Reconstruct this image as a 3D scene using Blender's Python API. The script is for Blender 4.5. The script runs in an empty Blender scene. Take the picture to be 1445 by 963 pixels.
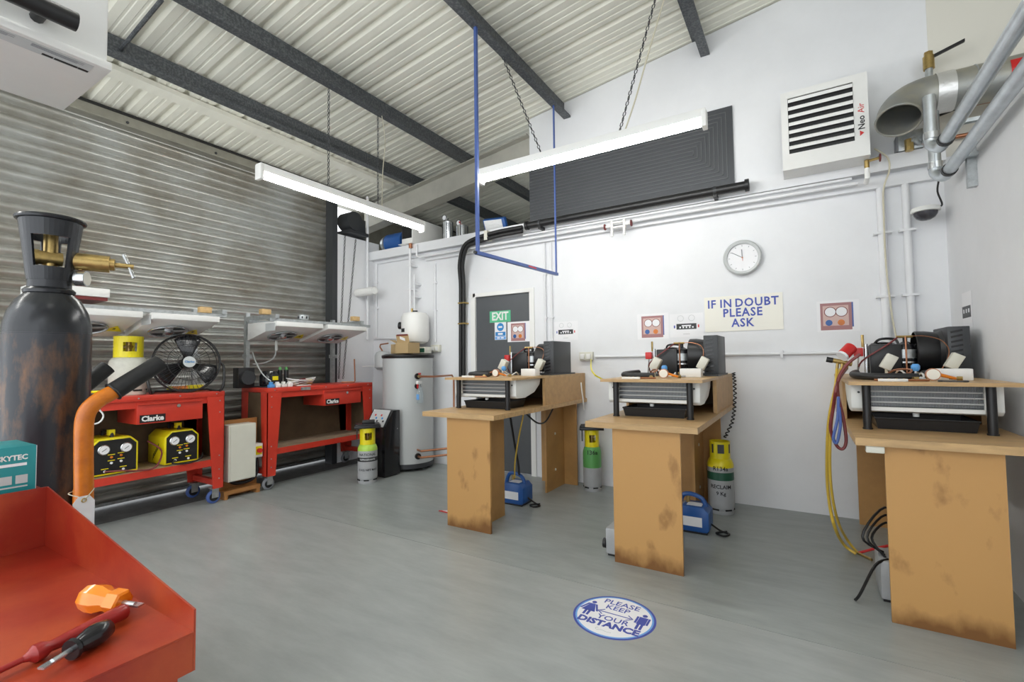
import bpy, bmesh, math, random
from mathutils import Vector, Matrix
random.seed(7)
PI = math.pi
S = bpy.context.scene
COL = S.collection

# ------------------------------------------------------------------ camera
FPX, CX, CY, CH = 668.9, 722.5, 481.5, 1.22
CR = Vector((0.85112522, 0.52481425, -0.01248457))
CU = Vector((0.03256331, -0.02904413, 0.99904758))
CF = Vector((-0.5239518, 0.85072113, 0.04180988))
cam = bpy.data.cameras.new('camera')
cam.sensor_fit = 'HORIZONTAL'; cam.sensor_width = 36; cam.lens = 36*FPX/1445
cam.clip_start = 0.05
camo = bpy.data.objects.new('camera', cam); COL.objects.link(camo)
M = Matrix((CR, CU, -CF)).transposed().to_4x4(); M.translation = (0, 0, CH)
camo.matrix_world = M
S.camera = camo

# ------------------------------------------------------------------ light (daylight of the open workshop behind the camera)
w = bpy.data.worlds.new('world'); S.world = w; w.use_nodes = True
bg = w.node_tree.nodes['Background']
bg.inputs[0].default_value = (0.93, 0.97, 1.0, 1); bg.inputs[1].default_value = 1.7
S.view_settings.view_transform = 'Standard'; S.view_settings.look = 'None'
S.view_settings.gamma = 1; S.view_settings.use_curve_mapping = False
S.view_settings.exposure = 0.62
TUBE_POWER = 36.0

# pixel -> point helpers (camera fitted to the photograph; the depth always comes from a known plane)
def ray(x, y): return CR*((x-CX)/FPX) - CU*((y-CY)/FPX) + CF
CAM = Vector((0, 0, CH))
def PY(x, y, Y): d = ray(x, y); return CAM + d*(Y/d.y)
def PX(x, y, X): d = ray(x, y); return CAM + d*(X/d.x)
def PZ(x, y, z=0.0): d = ray(x, y); return CAM + d*((z-CH)/d.z)
YW = 4.42            # back wall plane
XS = -5.15           # shutter plane
XP = -4.90           # white pier beside the shutter
XR = 0.88            # right wall
def W(x, y, off=0.0): return PY(x, y, YW-off)
def roof(x): return 4.192 + 0.136*x

# ------------------------------------------------------------------ materials
MATS = {}
def mat(name, col, rough=0.5, metal=0.0, noise=0.0, nscale=8.0, bump=0.0, bscale=60.0, col2=None, stretch=None,
        lo=0.4, hi=0.65, trans=0.0, emit=0.0, coat=0.0, pos=False):
    m = bpy.data.materials.new(name); m.use_nodes = True
    nt = m.node_tree; b = nt.nodes['Principled BSDF']
    b.inputs['Base Color'].default_value = (*col, 1)
    b.inputs['Roughness'].default_value = rough
    b.inputs['Metallic'].default_value = metal
    if coat: b.inputs['Coat Weight'].default_value = coat
    if trans: b.inputs['Transmission Weight'].default_value = trans
    if emit:
        b.inputs['Emission Color'].default_value = (*col, 1); b.inputs['Emission Strength'].default_value = emit
    if noise or col2 or bump:
        tc = nt.nodes.new('ShaderNodeTexCoord'); mp = nt.nodes.new('ShaderNodeMapping')
        nt.links.new(nt.nodes.new('ShaderNodeNewGeometry').outputs['Position'] if pos else tc.outputs['Object'], mp.inputs[0])
        if stretch: mp.inputs['Scale'].default_value = stretch
    if noise or col2:
        n = nt.nodes.new('ShaderNodeTexNoise'); n.inputs['Scale'].default_value = nscale
        n.inputs['Detail'].default_value = 6; n.inputs['Roughness'].default_value = 0.65
        nt.links.new(mp.outputs[0], n.inputs['Vector'])
        rp = nt.nodes.new('ShaderNodeValToRGB')
        c2 = col2 if col2 else tuple(max(0, c*(1-noise)) for c in col)
        rp.color_ramp.elements[0].position = lo; rp.color_ramp.elements[0].color = (*col, 1)
        rp.color_ramp.elements[1].position = hi; rp.color_ramp.elements[1].color = (*c2, 1)
        nt.links.new(n.outputs[0], rp.inputs[0]); nt.links.new(rp.outputs[0], b.inputs['Base Color'])
    if bump:
        n2 = nt.nodes.new('ShaderNodeTexNoise'); n2.inputs['Scale'].default_value = bscale
        nt.links.new(mp.outputs[0], n2.inputs['Vector'])
        bp = nt.nodes.new('ShaderNodeBump'); bp.inputs['Strength'].default_value = bump; bp.inputs['Distance'].default_value = 0.003
        nt.links.new(n2.outputs[0], bp.inputs['Height']); nt.links.new(bp.outputs[0], b.inputs['Normal'])
    MATS[name] = m
    return m
mat('wall', (0.80, 0.81, 0.83), 0.6, noise=0.06, nscale=1.2, bump=0.08, bscale=40)
mat('wall_cream', (0.72, 0.70, 0.63), 0.6)
mat('floor', (0.36, 0.385, 0.375), 0.33, noise=0.22, nscale=3.0, stretch=(1, 3.5, 1), lo=0.35, hi=0.75, bump=0.05, bscale=25)
mat('floor_b', (0.33, 0.36, 0.35), 0.33, noise=0.25, nscale=3.0, stretch=(1, 3.5, 1), lo=0.35, hi=0.75, bump=0.05, bscale=25)
mat('concrete', (0.12, 0.12, 0.12), 0.7, noise=0.4, nscale=5, bump=0.2)
mat('roof', (0.90, 0.89, 0.79), 0.4, noise=0.12, nscale=1.5, stretch=(0.4, 2, 1), pos=True)
mat('steel', (0.075, 0.082, 0.09), 0.5, 0.3, col2=(0.15, 0.16, 0.17), nscale=60, lo=0.45, hi=0.6)
mat('rafter', (0.42, 0.41, 0.36), 0.55, noise=0.15, nscale=4)
mat('galv', (0.52, 0.55, 0.56), 0.38, 0.75, noise=0.25, nscale=30)
mat('slat', (0.52, 0.53, 0.51), 0.34, 0.55, col2=(0.27, 0.235, 0.175), nscale=1.6, stretch=(1, .7, .9), lo=0.42, hi=0.70, bump=0.1, bscale=80, pos=True)
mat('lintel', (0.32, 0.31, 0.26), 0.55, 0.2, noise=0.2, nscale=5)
mat('white', (0.82, 0.82, 0.80), 0.4)
mat('whiteplastic', (0.78, 0.79, 0.76), 0.35)
mat('whitemetal', (0.80, 0.80, 0.78), 0.35, noise=0.05, nscale=3)
mat('cream', (0.70, 0.69, 0.60), 0.45, noise=0.06, nscale=4)
mat('paper', (0.84, 0.84, 0.86), 0.7)
mat('black', (0.010, 0.010, 0.011), 0.4)
mat('blackgloss', (0.012, 0.012, 0.014), 0.18)
mat('rubber', (0.011, 0.011, 0.012), 0.5)
mat('darkgrey', (0.036, 0.039, 0.043), 0.45)
mat('midgrey', (0.22, 0.23, 0.25), 0.45)
mat('door', (0.085, 0.092, 0.10), 0.4, noise=0.12, nscale=2)
mat('panel', (0.085, 0.09, 0.098), 0.30, 0.4)
mat('panel_highlight', (0.17, 0.175, 0.185), 0.28, 0.5)  # lighter than the sheet: highlights of the pressed lines put into the colour
mat('mdf', (0.48, 0.265, 0.09), 0.5, noise=0.2, nscale=3, bump=0.03, bscale=150)
mat('mdfedge', (0.55, 0.34, 0.15), 0.5, noise=0.15, nscale=20)
mat('oak', (0.56, 0.36, 0.165), 0.42, noise=0.25, nscale=5, stretch=(1, 6, 6))
mat('wood', (0.60, 0.40, 0.18), 0.6, noise=0.2, nscale=20)
mat('hardboard', (0.13, 0.085, 0.045), 0.6, noise=0.35, nscale=4)
mat('shelfwood', (0.40, 0.31, 0.21), 0.6, noise=0.3, nscale=6)
mat('boardbrown', (0.38, 0.17, 0.05), 0.5, noise=0.2, nscale=4)
mat('red', (0.60, 0.045, 0.025), 0.35, noise=0.15, nscale=4)
mat('trayred', (0.27, 0.020, 0.008), 0.34, col2=(0.42, 0.075, 0.02), nscale=3.5, lo=0.42, hi=0.75, bump=0.04, bscale=40)
mat('darkred', (0.16, 0.02, 0.02), 0.45)
mat('toolred', (0.30, 0.018, 0.016), 0.3)
mat('brightred', (0.55, 0.02, 0.02), 0.35)
mat('orange', (0.75, 0.22, 0.01), 0.35, col2=(0.50, 0.13, 0.01), nscale=6)
mat('orangeplastic', (0.85, 0.24, 0.01), 0.2, coat=0.5)
mat('yellow', (0.80, 0.68, 0.01), 0.35)
mat('yellowhose', (0.62, 0.42, 0.05), 0.4)
mat('blue', (0.015, 0.09, 0.32), 0.35)
mat('bluepaint', (0.06, 0.11, 0.33), 0.4)
mat('lightblue', (0.10, 0.35, 0.75), 0.35)
mat('inkblue', (0.045, 0.075, 0.38), 0.5)
mat('signblue', (0.02, 0.22, 0.55), 0.5)
mat('skyblue', (0.15, 0.38, 0.75), 0.5)
mat('exitgreen', (0.10, 0.50, 0.27), 0.45)
mat('green', (0.10, 0.33, 0.09), 0.4)
mat('limegreen', (0.42, 0.65, 0.08), 0.4)
mat('darkgreen', (0.015, 0.09, 0.05), 0.4)
mat('teal', (0.02, 0.28, 0.30), 0.4)
mat('signcream', (0.84, 0.82, 0.74), 0.5)
mat('cylgrey', (0.40, 0.41, 0.42), 0.4, noise=0.1, nscale=8)
mat('cylwhite', (0.62, 0.62, 0.54), 0.5, noise=0.2, nscale=7)
mat('cylblack', (0.020, 0.022, 0.026), 0.24, 0.2, bump=0.04)
mat('cylrust', (0.026, 0.028, 0.034), 0.28, 0.2, col2=(0.20, 0.095, 0.04), nscale=7, stretch=(1.6, 1.6, 0.55), lo=0.50, hi=0.72, bump=0.08)
mat('tankgrey', (0.50, 0.52, 0.52), 0.35)
mat('brass', (0.52, 0.37, 0.14), 0.32, 0.85, noise=.3, nscale=25)
mat('copper', (0.45, 0.20, 0.11), 0.35, 0.8)
mat('steelbright', (0.62, 0.64, 0.66), 0.25, 0.9)
mat('pipe_zinc', (0.60, 0.64, 0.67), 0.3, 0.85, noise=0.15, nscale=12)
mat('duct', (0.30, 0.31, 0.30), 0.45, 0.5, col2=(0.40, 0.38, 0.31), nscale=4)
mat('foil', (0.70, 0.70, 0.69), 0.35, 0.6, bump=0.8, bscale=50)
mat('fins', (0.33, 0.35, 0.36), 0.4, 0.6)
mat('card', (0.45, 0.32, 0.16), 0.7)
mat('rope', (0.62, 0.58, 0.45), 0.8)
mat('pinkphoto', (0.36, 0.17, 0.17), 0.5)
mat('pinklight', (0.60, 0.42, 0.38), 0.5)
mat('glassclear', (0.85, 0.92, 0.95), 0.05, trans=0.9)
mat('dome', (0.05, 0.05, 0.06), 0.08)
mat('tube', (1.0, 0.99, 0.95), 0.5, emit=TUBE_POWER)

# desk panels: chipboard with scuffs and a damp-stained foot
def mdf_stained():
    m = bpy.data.materials.new('mdf_stained'); m.use_nodes = True
    nt = m.node_tree; b = nt.nodes['Principled BSDF']; b.inputs['Roughness'].default_value = 0.5
    N = nt.nodes.new; L = nt.links.new
    tc = N('ShaderNodeTexCoord'); sep = N('ShaderNodeSeparateXYZ'); L(tc.outputs['Object'], sep.inputs[0])
    n = N('ShaderNodeTexNoise'); n.inputs['Scale'].default_value = 6; n.inputs['Detail'].default_value = 5
    mp = N('ShaderNodeMapping'); mp.inputs['Scale'].default_value = (1.4, 1, 0.8); L(tc.outputs['Object'], mp.inputs[0]); L(mp.outputs[0], n.inputs['Vector'])
    blot = N('ShaderNodeMapRange'); blot.inputs[1].default_value = 0.60; blot.inputs[2].default_value = 0.70; L(n.outputs[0], blot.inputs[0])
    foot = N('ShaderNodeMath'); foot.operation = 'MULTIPLY_ADD'; foot.inputs[1].default_value = 0.22; L(n.outputs[0], foot.inputs[0])
    neg = N('ShaderNodeMath'); neg.operation = 'MULTIPLY'; neg.inputs[1].default_value = -1; L(sep.outputs[2], neg.inputs[0])
    L(neg.outputs[0], foot.inputs[2])
    fr = N('ShaderNodeMapRange'); fr.inputs[1].default_value = 0.01; fr.inputs[2].default_value = 0.09; L(foot.outputs[0], fr.inputs[0])
    mx = N('ShaderNodeMath'); mx.operation = 'MAXIMUM'
    half = N('ShaderNodeMath'); half.operation = 'MULTIPLY'; half.inputs[1].default_value = 0.55; L(blot.outputs[0], half.inputs[0])
    L(half.outputs[0], mx.inputs[0]); L(fr.outputs[0], mx.inputs[1])
    mix = N('ShaderNodeMix'); mix.data_type = 'RGBA'
    mix.inputs[6].default_value = (0.52, 0.285, 0.095, 1); mix.inputs[7].default_value = (0.20, 0.085, 0.02, 1)
    L(mx.outputs[0], mix.inputs[0]); L(mix.outputs[2], b.inputs['Base Color'])
    MATS['mdf_stained'] = m
mdf_stained()

# ------------------------------------------------------------------ mesh builder
def basis(d):
    d = Vector(d).normalized()
    a = Vector((0, 0, 1)) if abs(d.z) < 0.9 else Vector((1, 0, 0))
    u = d.cross(a).normalized(); v = d.cross(u).normalized()
    return u, v
class MB:
    def __init__(s): s.v = []; s.f = []
    def add(s, vs, fs):
        o = len(s.v); s.v += [tuple(p) for p in vs]; s.f += [tuple(i+o for i in f) for f in fs]; return s
    def bx(s, x0, x1, y0, y1, z0, z1):
        vs = [(x, y, z) for x in (x0, x1) for y in (y0, y1) for z in (z0, z1)]
        return s.add(vs, [(0,1,3,2),(4,6,7,5),(0,4,5,1),(2,3,7,6),(0,2,6,4),(1,5,7,3)])
    def obx(s, c, ax, ay, az):                      # oriented box from half-axis vectors
        c, ax, ay, az = map(Vector, (c, ax, ay, az))
        vs = [c+ax*i+ay*j+az*k for i in (-1,1) for j in (-1,1) for k in (-1,1)]
        return s.add(vs, [(0,1,3,2),(4,6,7,5),(0,4,5,1),(2,3,7,6),(0,2,6,4),(1,5,7,3)])
    def prism(s, pts, vec):
        pts = [Vector(p) for p in pts]; vec = Vector(vec); n = len(pts)
        vs = pts + [p+vec for p in pts]
        return s.add(vs, [tuple(range(n))[::-1], tuple(range(n, 2*n))] + [(i, (i+1) % n, n+(i+1) % n, n+i) for i in range(n)])
    def rings(s, cs, us, vs_, rs, n, cap=True, closed=False):
        o = []
        for c, u, v, r in zip(cs, us, vs_, rs):
            for k in range(n):
                a = 2*PI*k/n; o.append(c+u*(r*math.cos(a))+v*(r*math.sin(a)))
        m = len(cs); fs = []
        for i in range(m if closed else m-1):
            j = (i+1) % m
            for k in range(n):
                k2 = (k+1) % n; fs.append((i*n+k, i*n+k2, j*n+k2, j*n+k))
        if cap and not closed:
            fs.append(tuple(range(n))[::-1]); fs.append(tuple((m-1)*n+k for k in range(n)))
        return s.add(o, fs)
    def cyl(s, p0, p1, r0, r1=None, n=16, cap=True):
        p0, p1 = Vector(p0), Vector(p1); u, v = basis(p1-p0)
        return s.rings([p0, p1], [u]*2, [v]*2, [r0, r0 if r1 is None else r1], n, cap)
    def lathe(s, prof, c=(0,0,0), axis=(0,0,1), n=24, cap=True):
        c = Vector(c); axis = Vector(axis).normalized(); u, v = basis(axis)
        return s.rings([c+axis*z for r, z in prof], [u]*len(prof), [v]*len(prof), [r for r, z in prof], n, cap)
    def tube(s, path, r, n=8, smooth=True, closed=False, sub=5):
        P = [Vector(p) for p in path]
        if smooth and len(P) > 2: P = spline(P, sub, closed)
        us, vs = [], []; u = None
        for i, p in enumerate(P):
            a = P[i-1] if (i > 0 or closed) else p
            b = P[(i+1) % len(P)] if (i < len(P)-1 or closed) else p
            d = (b-a).normalized()
            if u is None: u, v = basis(d)
            else:
                u = (u - d*u.dot(d))
                u = u.normalized() if u.length > 1e-6 else basis(d)[0]
                v = d.cross(u)
            us.append(u.copy()); vs.append(v.copy())
        return s.rings(P, us, vs, [r]*len(P), n, True, closed)
    def torus(s, c, axis, R, r, n=32, m=8):
        u, v = basis(axis); c = Vector(c)
        return s.tube([c+u*(R*math.cos(2*PI*k/n))+v*(R*math.sin(2*PI*k/n)) for k in range(n)], r, m, smooth=False, closed=True)
    def build(s, name, m, parent=None, bevel=0.0, smooth=True, angle=40):
        me = bpy.data.meshes.new(name); me.from_pydata(s.v, [], s.f)
        bm = bmesh.new(); bm.from_mesh(me)
        bmesh.ops.recalc_face_normals(bm, faces=bm.faces[:])
        if bevel: bmesh.ops.bevel(bm, geom=bm.edges[:], offset=bevel, segments=2, affect='EDGES', profile=0.5)
        bm.to_mesh(me); bm.free()
        if smooth:
            me.polygons.foreach_set('use_smooth', [True]*len(me.polygons)); me.set_sharp_from_angle(angle=math.radians(angle))
        me.materials.append(MATS[m])
        o = bpy.data.objects.new(name, me); COL.objects.link(o)
        if parent: attach(o, parent)
        return o
def attach(o, parent):
    o.parent = parent; o.matrix_parent_inverse = world(parent).inverted()
def world(o):
    m = Matrix.LocRotScale(o.location, o.rotation_euler, o.scale)
    return (world(o.parent) @ o.matrix_parent_inverse @ m) if o.parent else m
def spline(P, sub=5, closed=False):
    out = []; n = len(P)
    for i in range(n if closed else n-1):
        p0 = P[i-1] if (i > 0 or closed) else P[0]; p1 = P[i]; p2 = P[(i+1) % n]
        p3 = P[(i+2) % n] if (closed or i+2 < n) else p2
        for k in range(sub):
            t = k/sub
            out.append(0.5*((2*p1)+(p2-p0)*t+(2*p0-5*p1+4*p2-p3)*t*t+(3*p1-p0-3*p2+p3)*t**3))
    if not closed: out.append(P[-1])
    return out
def B(name, m, parent, *a, bevel=0.0): return MB().bx(*a).build(name, m, parent, bevel)
def tag(o, label, cat, group=None, kind=None):
    o['label'] = label; o['category'] = cat
    if group: o['group'] = group
    if kind: o['kind'] = kind
    return o
def thing(name, label, cat, loc=(0,0,0), group=None):
    o = bpy.data.objects.new(name, None); COL.objects.link(o); o.location = loc; o.empty_display_size = 0.1
    return tag(o, label, cat, group)
def struct(o, label=None):
    o['kind'] = 'structure'
    if label: o['label'] = label
    return o
def text(name, body, size, loc, right, up, m, parent, bold=0.0, ext=0.0006, align='CENTER', sx=1.0, space=1.0):
    c = bpy.data.curves.new('t', 'FONT'); c.body = body; c.size = size; c.align_x = align; c.align_y = 'CENTER'
    c.offset = bold; c.space_character = space; c.extrude = ext; c.resolution_u = 2
    t = bpy.data.objects.new('t', c); COL.objects.link(t)
    dg = bpy.context.evaluated_depsgraph_get()
    me = bpy.data.meshes.new_from_object(t.evaluated_get(dg))
    bpy.data.objects.remove(t); bpy.data.curves.remove(c)
    right = Vector(right).normalized(); up = Vector(up).normalized(); nrm = right.cross(up)
    mm = Matrix((right*sx, up, nrm)).transposed().to_4x4(); mm.translation = Vector(loc)
    me.transform(mm); me.materials.clear(); me.materials.append(MATS[m])
    o = bpy.data.objects.new(name, me); COL.objects.link(o)
    if parent: attach(o, parent)
    return o
def clone(o, delta=(0,0,0), parent=None):
    c = o.copy(); COL.objects.link(c)
    if parent is None: c.location = Vector(o.location)+Vector(delta)
    else: c.parent = parent
    for ch in [k for k in o.children]: clone(ch, (0,0,0), c)
    return c
XV, YV, ZV = Vector((1,0,0)), Vector((0,1,0)), Vector((0,0,1))

# =================================================================== STRUCTURE
Y0 = -1.8
fl = struct(B('floor', 'concrete', None, XS-0.3, 3.3, Y0, YW+0.1, -0.12, -0.004), 'grey vinyl sheet floor of the workshop')
ys = [Y0, -0.9, 0.77, 2.44, YW]
for i in range(4):
    B('vinyl_sheet', 'floor_b' if i % 2 else 'floor', fl, -4.66, XR, ys[i]+0.0015, ys[i+1]-0.0015, -0.004, 0.0)
B('threshold_strip', 'concrete', fl, XS-0.2, -4.662, Y0, YW, -0.004, -0.0005)

# back wall: lower wall with a door opening, upper gable wall right of the loft opening
DX0, DX1, DZ = -3.24, -2.49, 1.97
g = MB(); XE = 3.3
g.bx(XP-0.4, DX0, YW, YW+0.12, 0, 2.62).bx(DX1, XR+0.1, YW, YW+0.12, 0, 2.62).bx(DX0, DX1, YW, YW+0.12, DZ, 2.62)
XU = W(747, 200).x; XC = .83
g.prism([(XU, YW, 2.62), (XC, YW, 2.62), (XC, YW, roof(XC)-0.01), (XU, YW, roof(XU)-0.01)], (0, 0.12, 0))
wb = struct(g.build('wall_back', 'wall', smooth=False), 'white painted back wall with gable end')
B('ledge_beam', 'wall', wb, XP+0.001, XR, YW-0.09, YW-0.001, 2.575, 2.685)
B('ledge_top', 'wall', wb, XP-0.4, XU, YW+0.0, 8.0, 2.60, 2.66)
B('cable_trunking', 'wall', wb, W(604, 360).x, XR-0.002, YW-0.05, YW-0.001, 2.465, 2.54)
ZR = 2.44
struct(B('wall_right', 'wall', None, XR, XR+0.12, Y0, YW-.001, 0, ZR), 'white painted partition wall on the right')
struct(MB().bx(XR+.101, XE, YW, YW+.12, 0, 2.62).prism([(XC+.0005, YW, 2.621), (XE, YW, 2.621), (XE, YW, roof(XE)-.01), (XC+.0005, YW, roof(XC)-.01)], (0, .12, 0)).build('wall_back_cream', 'wall_cream', smooth=False), 'cream painted gable wall beyond the partition')
struct(B('wall_east_blocker', 'wall_cream', None, XE, XE+.1, Y0, YW+.1, 0, roof(XE)), 'unseen cream wall added beyond the partition to keep light out')  # added out of view to stop world light glaring above the partition
struct(B('wall_loft_blocker', 'lintel', None, XU+.3, XU+.4, YW+.121, 7.9, 2.6, roof(XU)), 'unseen partition added to keep light out of the loft space')  # added out of view to block world light that brightened the loft
g = MB(); g.bx(-5.0, XP, 3.84, YW+0.1, 0, 2.83).bx(XS-.25, -5.0, 4.03, YW+.1, 0, 2.83)
struct(g.build('wall_left', 'wall', smooth=False), 'white painted pier beside the roller shutter')
B('wall_left', 'wall', None, XS-0.15, XS-0.02, Y0, -0.6, 0, 3.4); struct(bpy.data.objects['wall_left.001'], 'white wall beyond the near end of the shutter')
lt = struct(B('trim_1', 'lintel', None, XS-0.2, XS+0.05, Y0, 7.89, 3.345, 3.47), 'beige steel lintel above the roller shutter')
B('lintel_flange', 'lintel', lt, XS+0.05, XS+0.11, Y0, 7.89, 3.345, 3.36)
B('rubber_seal', 'black', lt, XS+0.05, XS+0.07, Y0, 7.89, 3.455, 3.475)
for k in range(7): MB().cyl((XS+0.049, -0.5+k*0.75, 3.40), (XS+0.058, -0.5+k*0.75, 3.40), 0.012, n=8).build('bolt', 'darkgrey', lt)
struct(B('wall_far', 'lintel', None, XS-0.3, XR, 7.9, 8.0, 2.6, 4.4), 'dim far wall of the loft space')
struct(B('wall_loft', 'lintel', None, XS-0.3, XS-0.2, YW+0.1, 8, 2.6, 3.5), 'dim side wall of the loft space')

# corrugated roof: 1 m sheets with four ribs each, ribs running down the slope
def sheet_profile(y0):
    pts = []
    for k in range(4):
        b = y0 + k*0.25
        pts += [(b, 0.0), (b+0.055, 0.0), (b+0.06, 0.006), (b+0.075, 0.006), (b+0.08, 0), (b+0.12, 0.0), (b+0.125, 0.006), (b+0.14, 0.006), (b+0.145, 0), (b+0.185, 0.0), (b+0.203, 0.034), (b+0.232, 0.034), (b+0.25, 0.0)]
    return pts
pr = sheet_profile(0)
xa, xb = XS-0.25, 3.35
vs = [(x, y, roof(x)+z) for x in (xa, xb) for (y, z) in pr] + [(x, y, roof(x)+z+0.004) for x in (xa, xb) for (y, z) in pr]
n = len(pr); fs = []
for i in range(n-1):
    fs.append((i, i+1, n+i+1, n+i)); fs.append((2*n+i, 3*n+i, 3*n+i+1, 2*n+i+1))
ceil = bpy.data.objects.new('ceiling', None); COL.objects.link(ceil); struct(ceil, 'cream corrugated sheet metal roof')
ceil.location = (0, 0, roof(0))
me = bpy.data.meshes.new('roof_sheet'); me.from_pydata(vs, [], fs); me.materials.append(MATS['roof'])
for k in range(11):
    o = bpy.data.objects.new('roof_sheet', me); COL.objects.link(o); o.location = (0, Y0+0.05+k*1.0, 0); attach(o, ceil)

# Z purlins along y
def purlin(n, xc, depth=0.17, wdt=0.07):
    z = roof(xc)-0.004
    prof = [(xc-wdt, z), (xc+0.004, z), (xc+0.004, z-depth+0.006), (xc+wdt, z-depth+0.006), (xc+wdt, z-depth+0.02), (xc+wdt+0.004, z-depth+0.02),
            (xc+wdt+0.004, z-depth), (xc-0.002, z-depth), (xc-0.002, z-0.006), (xc-wdt, z-0.006)]
    # underside follows the roof pitch closely enough at this width
    o = MB().prism([(x, Y0, zz-0.012) for x, zz in prof], (0, (YW if xc > XU else 8)-Y0-0.002, 0)).build('trim_%d' % n, 'steel', smooth=False)
    return struct(o, 'dark galvanised roof purlin')
for i, xc in enumerate((-4.17, -3.36, -2.05, -0.70, .65, 2.0)): purlin((2, 3, 4, 5, 6, 11)[i], xc)
struct(MB().prism([(-4.62, Y0, roof(-4.62)-0.01), (-4.50, Y0, roof(-4.5)-0.01), (-4.50, Y0, roof(-4.5)-0.05), (-4.62, Y0, roof(-4.62)-0.05)], (0, YW-Y0, 0)).build('trim_7', 'roof', smooth=False), 'cream folded strip under the roof sheets')
# sag rod between purlins near the shutter
struct(MB().cyl(PX(170, 70, -4.17), PX(228, 0, -3.40), 0.014, n=8).build('trim_8', 'steel'), 'thin steel sag bar between two purlins')
# rafter at the gable plane
ra = MB(); xa, xb = -5.1, XU
ra.prism([(xa, YW+0.02, roof(xa)-0.19), (xb, YW+0.02, roof(xb)-0.19), (xb, YW+0.02, roof(xb)-0.47), (xa, YW+0.02, roof(xa)-0.47)], (0, 0.01, 0))
for dz in (0.19, 0.47):
    ra.prism([(xa, YW-0.06, roof(xa)-dz), (xb, YW-0.06, roof(xb)-dz), (xb, YW-0.06, roof(xb)-dz-0.012), (xa, YW-0.06, roof(xa)-dz-0.012)], (0, 0.17, 0))
struct(ra.build('trim_9', 'rafter', smooth=False), 'beige steel rafter spanning the loft opening')

# roller shutter, each curved lath its own piece
sh = thing('door_2', 'galvanised roller shutter with rust-browned laths', 'shutter', (XS, 1.5, 0)); sh['kind'] = 'structure'; del sh['category']
sp = 0.0845; pts = []
for k in range(9):
    a = PI*k/8; pts.append((0.031*math.sin(a)**.8, sp*(0.10+0.78*k/8)))
outl = [(x, z) for x, z in pts] + [(x-0.0025 if 0 < i < 8 else x-0.003, z) for i, (x, z) in reversed(list(enumerate(pts)))]
outl = [(-0.008, 0.0)] + outl[:9] + [(-0.008, sp*.95), (-0.008, sp), (-0.013, sp), (-0.013, 0.0)]
YS0, YS1 = -0.6, 4.02
sl = MB().prism([(XS+x, YS0, z+0.045) for x, z in outl], (0, YS1-YS0, 0)).build('slat', 'slat', sh, angle=60)
for k in range(1, 39):
    c = sl.copy(); COL.objects.link(c); c.location = sl.location + Vector((0, 0, sp*k))
B('bottom_rail', 'galv', sh, XS-0.015, XS+0.02, YS0, YS1, 0.022, 0.047)
B('guide_channel', 'darkgrey', sh, -5.02, XP+0.008, 3.765, 3.838, 0, 3.32)
# door in the back wall
d1 = bpy.data.objects.new('door_1', None); COL.objects.link(d1); d1.location = (DX0, YW, 0); struct(d1, 'dark grey flush door with green exit sign')
B('door_leaf', 'door', d1, DX0+0.03, DX1-0.004, YW+0.015, YW+0.055, 0.01, DZ-0.012)
for a in ((DX0-0.035, DX0+0.03, 0, DZ+0.03), (DX1-0.003, DX1+0.055, 0, DZ+0.03), (DX0, DX1, DZ-0.012, DZ+0.03)):
    B('door_frame', 'white', d1, a[0], a[1], YW-0.012, YW+0.06, a[2], a[3])

# =================================================================== DOOR SIGNS AND WALL PAPERS
def plate(x0, y0, x1, y1, off, th):        # rectangle on back wall from two photo corners
    a, b = W(x0, y0, off), W(x1, y1, off)
    return a.x, b.x, YW-off, YW-off+th, b.z, a.z
DO = -0.013
def doorplate(px): return plate(*px, DO, 0.0015)
e = plate(691, 440, 720.5, 454, -0.0125, 0.002)
ex = thing('exit_sign', 'green exit sign with white letters on the grey door', 'sign', (e[0], e[2], e[4]))
B('sign_plate', 'exitgreen', ex, e[0], e[1], e[2], e[3], e[4], e[5])
text('lettering', 'EXIT', 0.125, ((e[0]+e[1])/2, e[2]-0.001, (e[4]+e[5])/2), XV, ZV, 'white', ex, bold=0.004, sx=0.86)
e = plate(698, 455.6, 714.5, 479.5, -0.0125, 0.002)
gs = thing('goggles_sign', 'blue and white eye protection sign under the exit sign', 'sign', (e[0], e[2], e[4]))
B('sign_plate', 'paper', gs, e[0], e[1], e[2], e[3], e[4], e[5])
xm = (e[0]+e[1])/2; hh = e[5]-e[4]
MB().cyl((xm, e[2], e[5]-hh*0.27), (xm, e[2]-0.0015, e[5]-hh*0.27), hh*0.23, n=28).build('blue_disc', 'signblue', gs)
MB().bx(xm-hh*.13, xm+hh*.13, e[2]-0.003, e[2]-0.001, e[5]-hh*0.32, e[5]-hh*0.22).build('goggles', 'paper', gs, 0)
B('blue_band', 'signblue', gs, e[0]+.01, e[1]-.01, e[2]-0.0015, e[2], e[4]+hh*.22, e[4]+hh*.45)
B('blue_band', 'skyblue', gs, e[0]+.006, e[1]-.006, e[2]-0.0015, e[2], e[4]+hh*.02, e[4]+hh*.19)
B('white_words', 'paper', gs, xm-hh*.16, xm+hh*.16, e[2]-.003, e[2]-.0014, e[4]+hh*.28, e[4]+hh*.39)
for s_ in (-1, 1): B('white_words', 'paper', gs, xm+s_*hh*.13-hh*.09, xm+s_*hh*.13+hh*.09, e[2]-.003, e[2]-.0014, e[4]+hh*.07, e[4]+hh*.15)

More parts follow.
